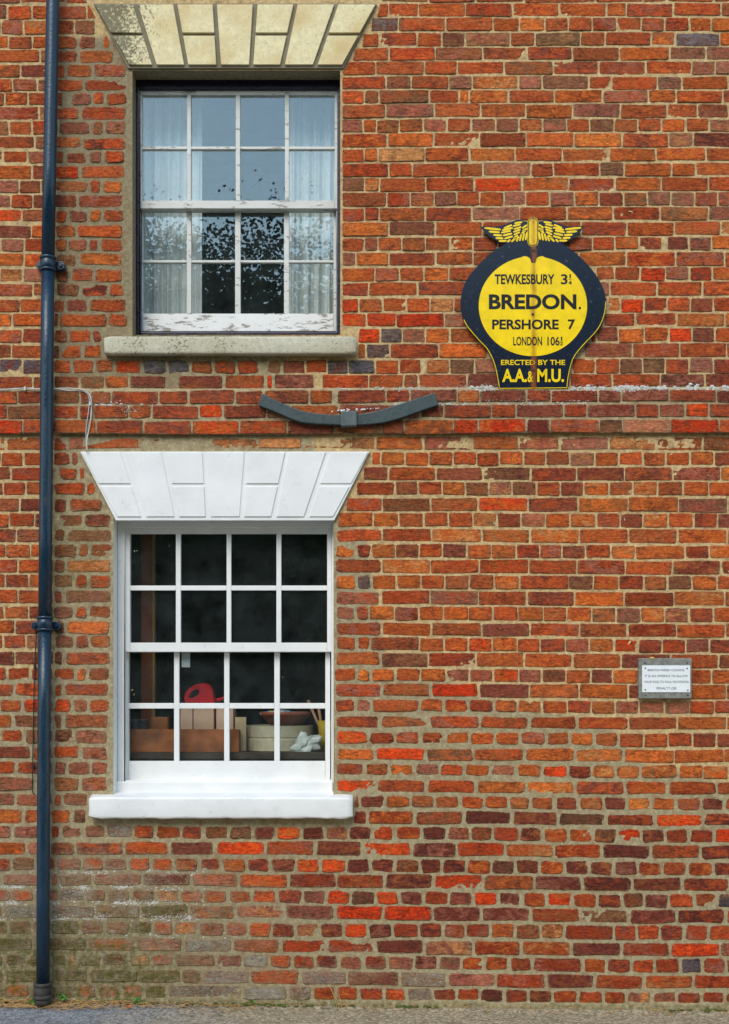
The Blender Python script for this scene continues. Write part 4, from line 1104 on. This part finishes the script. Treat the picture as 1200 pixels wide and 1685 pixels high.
# ------------------------------------------------------------------ cables
def cable(pts, d, r, mat, name, label, clips=()):
    P = open_spline(pts, 5); m = MB(); m.tube([W(x, y, d + .003 * math.sin(i * .7)) for i, (x, y) in enumerate(P)], r, 7)
    o = m.build(name, mat, None, smooth=True, label=label, cat='cable')
    for x, y in clips:
        k = MB(); k.rect(x - 1.6, y - 3, x + 1.6, y + 3, d - .012, d + r + .003); k.build('clip', mat, o)
    return o
cable([(-60, 640), (0, 641), (20, 640), (40, 639), (75, 640), (110, 639), (135, 641), (146, 647), (150.5, 660), (150, 685), (147, 705), (143.5, 722), (143, 743)], .036, .0032, M['cable'], 'cable',
      'thin white cable clipped along the brick band and down to the white window head', ((41, 639), (148, 664)))
cable([(97, 640), (115, 643), (138, 644), (147, 655), (145.5, 680), (142, 705), (142.5, 744)], .032, .0022, M['cable'], 'cable', 'thinner second white strand hanging beside the bent cable', ())
cable([(60, 1040), (58, 1085), (56, 1140), (55, 1200), (54, 1260), (53.5, 1300), (56, 1306)], .012, .0026, M['blackcable'], 'cable', 'thin black cable tucked down the left side of the drainpipe', ((57, 1096), (54.5, 1262)))

# ------------------------------------------------------------------ behind the upper window: curtains
def curtain(x0, x1, waves, label, seed):
    r = random.Random(seed); V = []; F = []; nu, nv = 70, 8; d = -0.34
    for j in range(nv + 1):
        for i in range(nu + 1):
            u = i / nu; y = 120 + (560 - 120) * j / nv
            a = W(x0 + (x1 - x0) * u, y, d)
            dep = .022 * math.sin(u * waves * 6.28 + .6 * math.sin(u * 9 + seed)) * (0.7 + .3 * j / nv) + .008 * math.sin(u * waves * 14 + j * .3)
            V.append((a.x, a.y + dep, a.z))
    for j in range(nv):
        for i in range(nu): F.append((j * (nu + 1) + i, (j + 1) * (nu + 1) + i, (j + 1) * (nu + 1) + i + 1, j * (nu + 1) + i + 1))
    n = len(V); V += [(x, y + .003, z) for x, y, z in V]; F += [tuple(q + n for q in f)[::-1] for f in F]
    return obj('curtain', V, F, M['curtain'], smooth=True, label=label, cat='curtain', group='curtains in the upper window')
curtain(226, 333, 6, 'pale pleated curtain at the left side of the upper window', 1)
curtain(470, 566, 5, 'pale pleated curtain at the right side of the upper window', 2)

# ------------------------------------------------------------------ behind the lower window: potting bench
BZ = EZ - (1238 - HY) / S * (D + .225) / D
def px_at(x, d): return W(x, 0, d).x
M['bench'] = mat_simple('dark bench timber', (0.05, 0.035, 0.022), 0.8, 0.3, 10, 0.3)
M['plank'] = mat_simple('brown stained plank', lin(150, 88, 44, .85), 0.7, 0.6, 9, 0.3)
M['pinkwood'] = mat_simple('pinkish sawn wood', lin(236, 200, 172, .92), 0.8, 0.08, 12, 0.2)
bench = thing('workbench', (px_at(375, -.5), .55, .15), 'dark wooden workbench behind the lower window', 'workbench')
m = MB(); m.box((-1.75, .225, BZ - .035), (.3, 1.0, BZ)); m.build('bench_top', M['bench'], bench, bevel=.004)
for x in (-1.65, .2):
    for y in (.32, .92): MB().box((x - .03, y - .03, .15), (x + .03, y + .03, BZ - .035)).build('leg', M['bench'], bench)
# shallow planter box
tr = thing('wooden_trough', W(300, 1236, -.34), 'long brown wooden trough on the bench inside the lower window', 'trough')
a = W(150, 1237, -.235); b = W(393, 1200, -.235); z0 = BZ + .001; z1 = b.z
MB().box((a.x, .235, z0), (b.x, .253, z1)).build('front_board', M['plank'], tr, bevel=.002)
MB().box((a.x, .33, z0), (b.x, .345, z1 - .01)).build('back_board', M['plank'], tr, bevel=.002)
for x in (a.x, b.x - .018): MB().box((x, .2535, z0), (x + .018, .3295, z1 - .005)).build('end_board', M['plank'], tr, bevel=.002)
MB().box((a.x + .019, .2535, z0), (b.x - .019, .3295, z0 + .012)).build('base_board', M['plank'], tr)
for i, (x0, x1, yt, lb) in enumerate(((297, 317, 1163, 'narrow pinkish wood block, leftmost of those behind the trough'), (318.5, 352, 1160, 'wide pinkish wood block under the red can'),
                       (356, 384, 1161, 'pinkish wood block right of the red can and behind the trough'))):
    p = W(x0, yt, -.35); q = W(x1, yt, -.35)
    MB().box((p.x, .35, BZ + .001), (q.x, .51, p.z)).build('wood_block', M['pinkwood'], None, bevel=.003, label=lb, cat='wood block', group='wood blocks behind the trough')
p = W(249, 1180, -.35); q = W(276, 1180, -.35)
MB().box((p.x, .35, BZ + .001), (q.x, .45, p.z)).build('wooden_box', mat_simple('orange pine', lin(170, 104, 46, .8), .7, .2, 12), None, bevel=.003, label='small orange pine box behind the left end of the trough', cat='box')
for x, r, lb in ((219, .028, 'grey tin at the far left behind the trough'), (236, .022, 'slimmer grey tin beside the wooden post')):
    c = W(x, 1236, -.42); c.z = BZ
    m = MB(); h = W(x, 1184, -.42).z - BZ; m.lathe(c, [(r, 0), (r, h - .006), (r + .002, h - .004), (r + .002, h), (r - .003, h), (r - .003, .01), (.001, .01)], 20)
    m.build('tin', mat_simple('dull tin', (.22, .25, .26), .4, .2, 30, 0, .6), None, smooth=True, label=lb, cat='tin')
p = W(387, 1180, -.36); q = W(405, 1180, -.36)
MB().box((p.x, .36, BZ + .001), (q.x, .375, p.z)).build('board_offcut', mat_simple('pale card', lin(220, 200, 160, .9), .8, .1), None, bevel=.001, label='pale upright offcut between the trough and the round sieve', cat='offcut')
# red can standing on the blocks
M['red'] = mat_simple('red plastic', lin(226, 24, 44, .9), .35, .1, 8)
can = thing('watering_can', W(330, 1159, -.53), 'red plastic can with a loop handle on the wood blocks', 'can')
zc = W(330, 1161, -.46).z + .002
def zx(px, py): v = W(px, py, -.53); return (v.x, v.z)
prof_out = [(306, 1161), (303, 1148), (306, 1139), (313, 1131), (323, 1126), (336, 1124), (345, 1127), (349, 1134), (352, 1148), (352, 1161)]
hole = [(311, 1147), (313, 1140), (319, 1135), (327, 1133), (330, 1137), (325, 1143), (318, 1148)]
key = [(303, 1148), (306, 1139), (313, 1131), (323, 1126), (336, 1124), (345, 1127), (349, 1134), (352, 1148), (352.5, 1161), (306, 1161)]
hl = [(310.5, 1148), (317, 1149), (325, 1144), (329, 1138), (326, 1134), (319, 1135.5), (313, 1140)]
m = MB(); m.prism(key + [key[0]] + hl + [hl[0]], -.47, -.385); m.build('body', M['red'], can)
m = MB(); m.tube([W(350, 1153, -.43), W(362, 1151, -.42), W(372, 1147, -.42), W(378, 1143, -.42)], [.012, .009, .008, .009], 10); m.build('spout', M['red'], can, smooth=True)
# sieve, bowl, packet
M['sieve'] = mat_simple('pale bent wood', lin(226, 218, 184, .9), .7, .15, 20, .3); M['terra'] = mat_simple('terracotta', lin(178, 96, 64, .8), .85, .15, 20, .3)
sv = thing('garden_sieve', (px_at(460, -.47), .50, BZ), 'round pale wooden sieve standing on the bench', 'sieve')
rr_ = px_at(516, -.47) - px_at(460, -.47); hs = W(460, 1195, -.33).z - BZ
m = MB(); m.lathe((px_at(460, -.47), .50, BZ + .001), [(rr_ - .012, 0), (rr_, 0), (rr_, hs * .45), (rr_ - .004, hs * .47), (rr_ - .004, hs * .53), (rr_, hs * .55), (rr_, hs), (rr_ - .012, hs), (rr_ - .012, .01), (.001, .01)], 40)
m.build('rim', M['sieve'], sv)
m = MB(); m.lathe((px_at(460, -.47), .50, BZ + hs - .02), [(rr_ - .013, 0), (.001, .001)], 40); m.build('mesh', M['oldwood'], sv)
bx0 = px_at(470, -.47); rb_ = px_at(513, -.47) - bx0; hb = W(470, 1172, -.38).z - (BZ + hs)
m = MB(); m.lathe((bx0, .48, BZ + hs + .001), [(.001, 0), (rb_ * .55, 0), (rb_ * .75, hb * .3), (rb_ * .95, hb * .75), (rb_, hb * .78), (rb_, hb), (rb_ - .008, hb), (rb_ * .7, hb * .35), (.001, hb * .25)], 36)
m.build('bowl', M['terra'], None, smooth=True, label='terracotta bowl sitting on the round sieve', cat='bowl')
def mat_packet():
    t = NT('printed packet'); c = t.mix(t.ramp(t.noise(28, 2), .5, .52), lin(70, 150, 215, .8), lin(232, 236, 236, .8))
    c = t.mix(t.ramp(t.noise(22, 2, .5, t.pos((1, 1, 3))), .6, .62), c, lin(232, 210, 60, .8)); return t.done(c, .3)
p = W(428, 1176, -.44); q = W(492, 1163, -.44); zb = BZ + hs + hb
V = []; F = []
for j in range(2):
    for i in range(9):
        for k in range(4):
            u = i / 8; v = k / 3
            V.append((p.x + (q.x - p.x) * u, .42 + .12 * v, zb - .012 + .022 * j * math.sin(math.pi * min(.95, max(.05, u))) + .006 * math.sin(u * 9 + v * 4)))
for j in range(2):
    for i in range(8):
        for k in range(3):
            a_ = j * 36 + i * 4 + k; f = (a_, a_ + 4, a_ + 5, a_ + 1); F.append(f if j else f[::-1])
for i in range(8):
    F.append((i * 4, i * 4 + 4, 36 + i * 4 + 4, 36 + i * 4)); F.append((i * 4 + 3, 36 + i * 4 + 3, 36 + i * 4 + 7, i * 4 + 7))
obj('packet', V, F, mat_packet(), smooth=True, label='blue and white printed packet lying across the terracotta bowl', cat='packet')
# yellow jug with two sticks at the right jamb, crumpled bag
c = W(538, 1236, -.36); c.z = BZ + .001; hj = W(538, 1186, -.36).z - BZ
m = MB(); m.lathe(c, [(.001, 0), (.035, 0), (.042, hj * .6), (.047, hj), (.043, hj), (.038, hj * .6), (.03, .006), (.001, .006)], 24)
jug = m.build('jug', mat_simple('yellow plastic', lin(222, 190, 40, .8), .35, .08), None, smooth=True, label='yellow plastic jug by the right side of the lower window', cat='jug')
for (x0, y0, x1, y1), lb in (((538, 1225, 507, 1152), 'pale thick stick leaning in the yellow jug'), ((534, 1225, 524, 1160), 'thinner upright stick in the yellow jug')):
    m = MB(); m.tube([W(x0, y0, -.36), W((x0 + x1) / 2, (y0 + y1) / 2, -.365), W(x1, y1, -.37)], [.006, .0065, .0085], 8)
    m.build('stick', mat_simple('pale stick', lin(206, 160, 122, .8), .7, .15), None, smooth=True, label=lb, cat='stick', group='sticks in the yellow jug')
r = random.Random(5); bm = bmesh.new(); bmesh.ops.create_icosphere(bm, subdivisions=3, radius=1)
bc = W(502, 1226, -.265)
for v in bm.verts:
    n = mnoise.noise(v.co * 1.7 + Vector((3, 1, 4))) * .75 + abs(mnoise.noise(v.co * 4.5)) * .5
    k = 1 + n; v.co = Vector((bc.x + v.co.x * .058 * k, bc.y + v.co.y * .022 * k, max(BZ + .002, bc.z + v.co.z * .044 * k + .022 * v.co.x)))
V = [v.co.copy() for v in bm.verts]; bm.verts.index_update(); F = [[v.index for v in f.verts] for f in bm.faces]; bm.free()
obj('plastic_bag', V, F, mat_simple('crumpled white polythene', (.50, .56, .52), .3, .25, 24), label='crumpled white plastic bag in front of the round sieve', cat='bag')
# tall timber post and a note
p = W(232, 0, -.47); q = W(251, 0, -.47)
post = MB().box((p.x, .47, BZ + .001), (q.x, .53, 2.598)).build('timber_post', mat_simple('varnished brown timber', lin(150, 78, 42, .9), .5, .25, 10), None, bevel=.004, label='tall brown timber post standing on the bench', cat='post')
MB().box((q.x, .477, BZ + .001), (q.x + .009, .523, 2.598)).build('edge_strip', mat_simple('pale edging', lin(190, 160, 90, .8), .5, .15), post)
MB().rect(299, 1071, 313, 1098, -.186, -.1845).build('paper_note', mat_simple('white paper', (.5, .53, .55), .8, .05), None, label='small pale paper note stuck inside the lower window', cat='note')

# ------------------------------------------------------------------ litter and weeds along the foot of the wall
def ground_at(px, d):
    x = (px - 600) / S * (D - d) / D
    return Vector((x, -d, gz_(x) + .004 + .006 * mnoise.noise(Vector((x * 5, -d * 5, 7))) + .012 * math.exp(-((-d + .01) / .03) ** 2)))
r = random.Random(11); m = MB()
for i in range(640):
    px = r.choice((r.gauss(30, 28), r.uniform(0, 420), r.uniform(0, 1200), r.gauss(130, 50))); d = abs(r.gauss(.035, .035)) + .006
    a = r.uniform(0, 6.28); l = r.uniform(.006, .045) * (1.4 if px < 100 else .8); c = ground_at(px, d)
    dx, dy = math.cos(a) * l, math.sin(a) * l * .6
    if c.y + abs(dy) > -.004: dy = 0; c.y = -.01 - r.random() * .01
    z = .004 + r.random() * .012
    m.tube([c + Vector((-dx, -dy, z * r.random())), c + Vector((0, 0, z)), c + Vector((dx, dy, z * r.random()))], [.0012, .0018, .0008], 4)
m.build('straw_litter', mat_simple('dry straw', lin(190, 150, 96, .8), .9, .4, 60), None, origin=(0, 0, 0), kind='stuff', label='dry straw and stalks strewn along the foot of the wall', cat='litter')
def leaf_mesh(L, wd, curl, rr):
    V = []; F = []
    for i in range(5):
        t = i / 4; w = wd * math.sin(math.pi * (0.12 + .83 * t)) ** .8
        V += [(L * (t - .5), -w, curl * (t - .5) ** 2 * L + .25 * w), (L * (t - .5), 0, curl * (t - .5) ** 2 * L), (L * (t - .5), w, curl * (t - .5) ** 2 * L + .25 * w)]
    for i in range(4): F += [(3 * i, 3 * i + 1, 3 * i + 4, 3 * i + 3), (3 * i + 1, 3 * i + 2, 3 * i + 5, 3 * i + 4)]
    n = len(V); V += [(x, y, z + .0008) for x, y, z in V]; F = [f[::-1] for f in F] + [tuple(q + n for q in f) for f in F]
    return V, F
M['dryleaf'] = mat_simple('dry orange leaf', lin(196, 110, 48, .8), .8, .25, 60); M['brownleaf'] = mat_simple('dry brown leaf', lin(136, 80, 48, .8), .85, .3, 60)
LE = [(212, .075, .034, .6, 'dryleaf', 'large curled orange dry leaf on the ground right of the drainpipe'), (188, .03, .022, 2.0, 'dryleaf', 'small orange dry leaf beside the drainpipe foot'),
      (22, .05, .024, .3, 'brownleaf', 'brown dry leaf among the straw at the far left'), (252, .03, .024, 1.1, 'brownleaf', 'brown dry leaf against the mossy brick'),
      (302, .05, .022, .2, 'dryleaf', 'orange dry leaf on the ground under the lower window, next to the wall'), (316, .035, .02, 2.4, 'brownleaf', 'brown curled leaf right of an orange leaf under the lower window'),
      (355, .05, .026, .5, 'brownleaf', 'broad brown leaf where moss edges the pavement'), (624, .09, .018, 1.0, 'dryleaf', 'lone orange leaf out on the tan pavement'), (85, .06, .02, 1.5, 'dryleaf', 'orange leaf in front of the drainpipe foot')]
for px, d, L, a, mt, lb in LE:
    V, F = leaf_mesh(L, L * .36, .9, r); c = ground_at(px, d) + Vector((0, 0, .007))
    ca, sa = math.cos(a), math.sin(a)
    V = [(c.x + x * ca - y * sa, c.y + (x * sa + y * ca) * .8, c.z + z + .3 * y) for x, y, z in V]
    obj('dry_leaf', V, F, M[mt], smooth=True, label=lb, cat='leaf', group='dry leaves along the wall foot')
M['weed'] = mat_simple('fresh green leaf', lin(84, 140, 44, .8), .6, .3, 60); M['mossm'] = mat_simple('moss', lin(86, 98, 34, .8), .95, .4, 80, .8)
for px, d, n, h, lb in ((55, .06, 14, .028, 'small bright green weed left of the drainpipe foot'), (104, .02, 16, .038, 'green weed right against the wall beside the drainpipe'),
                        (225, .022, 14, .026, 'small green weed at the wall under the mossy brick'), (415, .015, 8, .016, 'tiny green seedling at the wall below the lower window')):
    c = ground_at(px, d); w_ = thing('weed', c, lb, 'weed', 'weeds at the foot of the wall')
    sV = MB(); lv = []; lf = []
    for i in range(n):
        a = r.uniform(0, 6.28); rad = r.uniform(.2, 1) * h; tip = c + Vector((math.cos(a) * rad, math.sin(a) * rad * .5 - .002, h * r.uniform(.3, 1.1)))
        sV.tube([c, (c + tip) / 2 + Vector((0, 0, .003)), tip], .0006, 4)
        V, F = leaf_mesh(.013, .0045, 1, r); k = len(lv); b_ = r.uniform(0, 6.28); tl = r.uniform(-.6, .6)
        lv += [(tip.x + x * math.cos(b_) - y * math.sin(b_), tip.y + x * math.sin(b_) * .6 + y * math.cos(b_) * .3, tip.z + z + y * .9 + x * tl) for x, y, z in V]; lf += [tuple(q + k for q in f) for f in F]
    sV.build('stem', M['weed'], w_); obj('leaves', lv, lf, M['weed'], w_)
dg_ = thing('dry_grass', ground_at(560, .015), 'dry bent grass stalks leaning on the wall foot near the middle', 'dry grass')
m = MB()
for a, b_, c_ in (((541, 1622), (552, 1640), (560, 1660)), ((556, 1628), (560, 1645), (563, 1662)), ((566, 1645), (562, 1654), (558, 1664)), ((553, 1634), (566, 1652), (578, 1664)), ((545, 1626), (553, 1650), (556, 1663))):
    m.tube([W(*a, .012), W(*b_, .02), W(*c_, .03)], [.0008, .0014, .0012], 5)
m.build('stalks', mat_simple('dry stalk', lin(200, 166, 104, .8), .9, .2, 60), dg_)
# moss cushions in the joint between wall and pavement
r = random.Random(3); m = MB()
for i in range(150):
    px = r.choice((r.uniform(90, 330), r.uniform(320, 600), r.uniform(320, 520), r.uniform(640, 730), r.uniform(1100, 1200), r.uniform(0, 60)))
    c = ground_at(px, r.uniform(.008, .02)); s_ = r.uniform(.003, .009)
    m.lathe(c - Vector((0, 0, .002)), [(s_ * 1.5, 0), (s_ * 1.3, s_ * .6), (s_ * .7, s_ * 1.1), (.0003, s_ * 1.2)], 7)
m.build('moss', M['mossm'], None, origin=(0, 0, 0), smooth=True, kind='stuff', label='moss cushions in the joint between wall and pavement', cat='moss')

# ------------------------------------------------------------------ trees across the road (seen in the window glass)
def mat_leaf(name, a, b):
    t = NT(name); c = t.mix(t.ramp(t.noise(1.2, 5, .7), .3, .7), a, b); return t.done(c, .9, spec=0.05)
M['bark'] = mat_simple('bark', (.08, .06, .045), .9, .3, 10, .6)
TL = [mat_leaf('dark tree leaf', (.025, .05, .018), (.06, .10, .03)), mat_leaf('bright tree leaf', (.035, .07, .02), (.08, .12, .035))]
def tree(x, y, h, rad, seed, label, mt, nl=210, ls=1.0):
    rr = random.Random(seed); t = thing('tree', (x, y, 0), label, 'tree', 'trees across the road')
    m = MB(); m.tube([(x, y, -.3), (x + .1, y, h * .3), (x - .1, y + .1, h * .6), (x, y, h * .85)], [.32, .24, .15, .04], 9)
    cl = []
    for i in range(9):
        a = i * 2.4 + rr.random(); zz = h * (.2 + .065 * i); L = rad * (1 - .06 * i) * .75
        e = Vector((x + math.cos(a) * L, y + math.sin(a) * L, zz + L * .35)); m.tube([(x, y, zz), ((x + e.x) / 2, (y + e.y) / 2, zz + L * .25), e], [.1, .07, .02], 6); cl.append(e)
    m.build('trunk', M['bark'], t)
    V = []; F = []
    cents = cl + [Vector((x + rr.gauss(0, rad * .45), y + rr.gauss(0, rad * .45), h * rr.uniform(.12, .95))) for _ in range(26 if nl < 500 else 60)]
    for c in cents:
        taper = max(.45, 1 - max(0, c.z / h - .6) * 1.4)
        for i in range(nl):
            p = c + Vector((rr.gauss(0, 1), rr.gauss(0, 1), rr.gauss(0, .8))) * rad * .26 * taper
            if p.z < .15 or p.z > h: continue
            s_ = rr.uniform(.10, .22) * ls; u = Vector((rr.gauss(0, 1), rr.gauss(0, 1), rr.gauss(0, .6))).normalized() * s_; w = u.orthogonal().normalized() * s_ * .6
            k = len(V); V += [p - u, p + w, p + u, p - w]; F.append((k, k + 1, k + 2, k + 3))
    if nl > 500:      # dense inner foliage
        for i in range(11000):
            q = Vector((rr.gauss(0, 1), rr.gauss(0, 1), rr.gauss(0, 1))).normalized() * rr.random() ** .4
            p = Vector((x + q.x * rad * .86, y + q.y * rad * .7, h * .49 + q.z * h * .43)); s_ = rr.uniform(.08, .17)
            u = Vector((rr.gauss(0, 1), rr.gauss(0, 1), rr.gauss(0, .6))).normalized() * s_; w = u.orthogonal().normalized() * s_ * .6
            k = len(V); V += [p - u, p + w, p + u, p - w]; F.append((k, k + 1, k + 2, k + 3))
    obj('crown', V, F, mt, t)
for i, (x, y, h, rad, lb) in enumerate(((-13, -20, 10.2, 3.6, 'dark leafy tree at the left end of the row across the road'), (-7.6, -19, 9.2, 3.3, 'shorter dark tree second in the row across the road'),
        (-3.0, -20.5, 10.9, 3.9, 'tall bright tree across the road facing the upper window'), (1.6, -19, 9.6, 3.3, 'mid sized tree across the road straight opposite the sign'),
        (6.4, -20, 11.0, 3.5, 'tall dark tree right of the middle across the road'), (11.5, -19.5, 10.2, 3.6, 'broad tree at the right end of the row across the road'))):
    tree(x, y, h, rad, i + 20, lb, TL[i % 2], *((1900, .27) if i == 2 else (700, .5) if i == 3 else (210, 1.0)))
rr = random.Random(77); V = []; F = []
for i in range(42000):
    p = Vector((rr.uniform(-18, 18), -22.8 + rr.gauss(0, .8), rr.uniform(0, 7.0) * rr.choice((1, 1, .8, .6)))); s_ = rr.uniform(.12, .25)
    u = Vector((rr.gauss(0, 1), rr.gauss(0, .5), rr.gauss(0, 1))).normalized() * s_; w = u.orthogonal().normalized() * s_ * .7
    k = len(V); V += [p - u, p + w, p + u, p - w]; F.append((k, k + 1, k + 2, k + 3))
hd = obj('hedge', V, F, TL[0], label='tall dark hedge behind the trees across the road', cat='hedge')
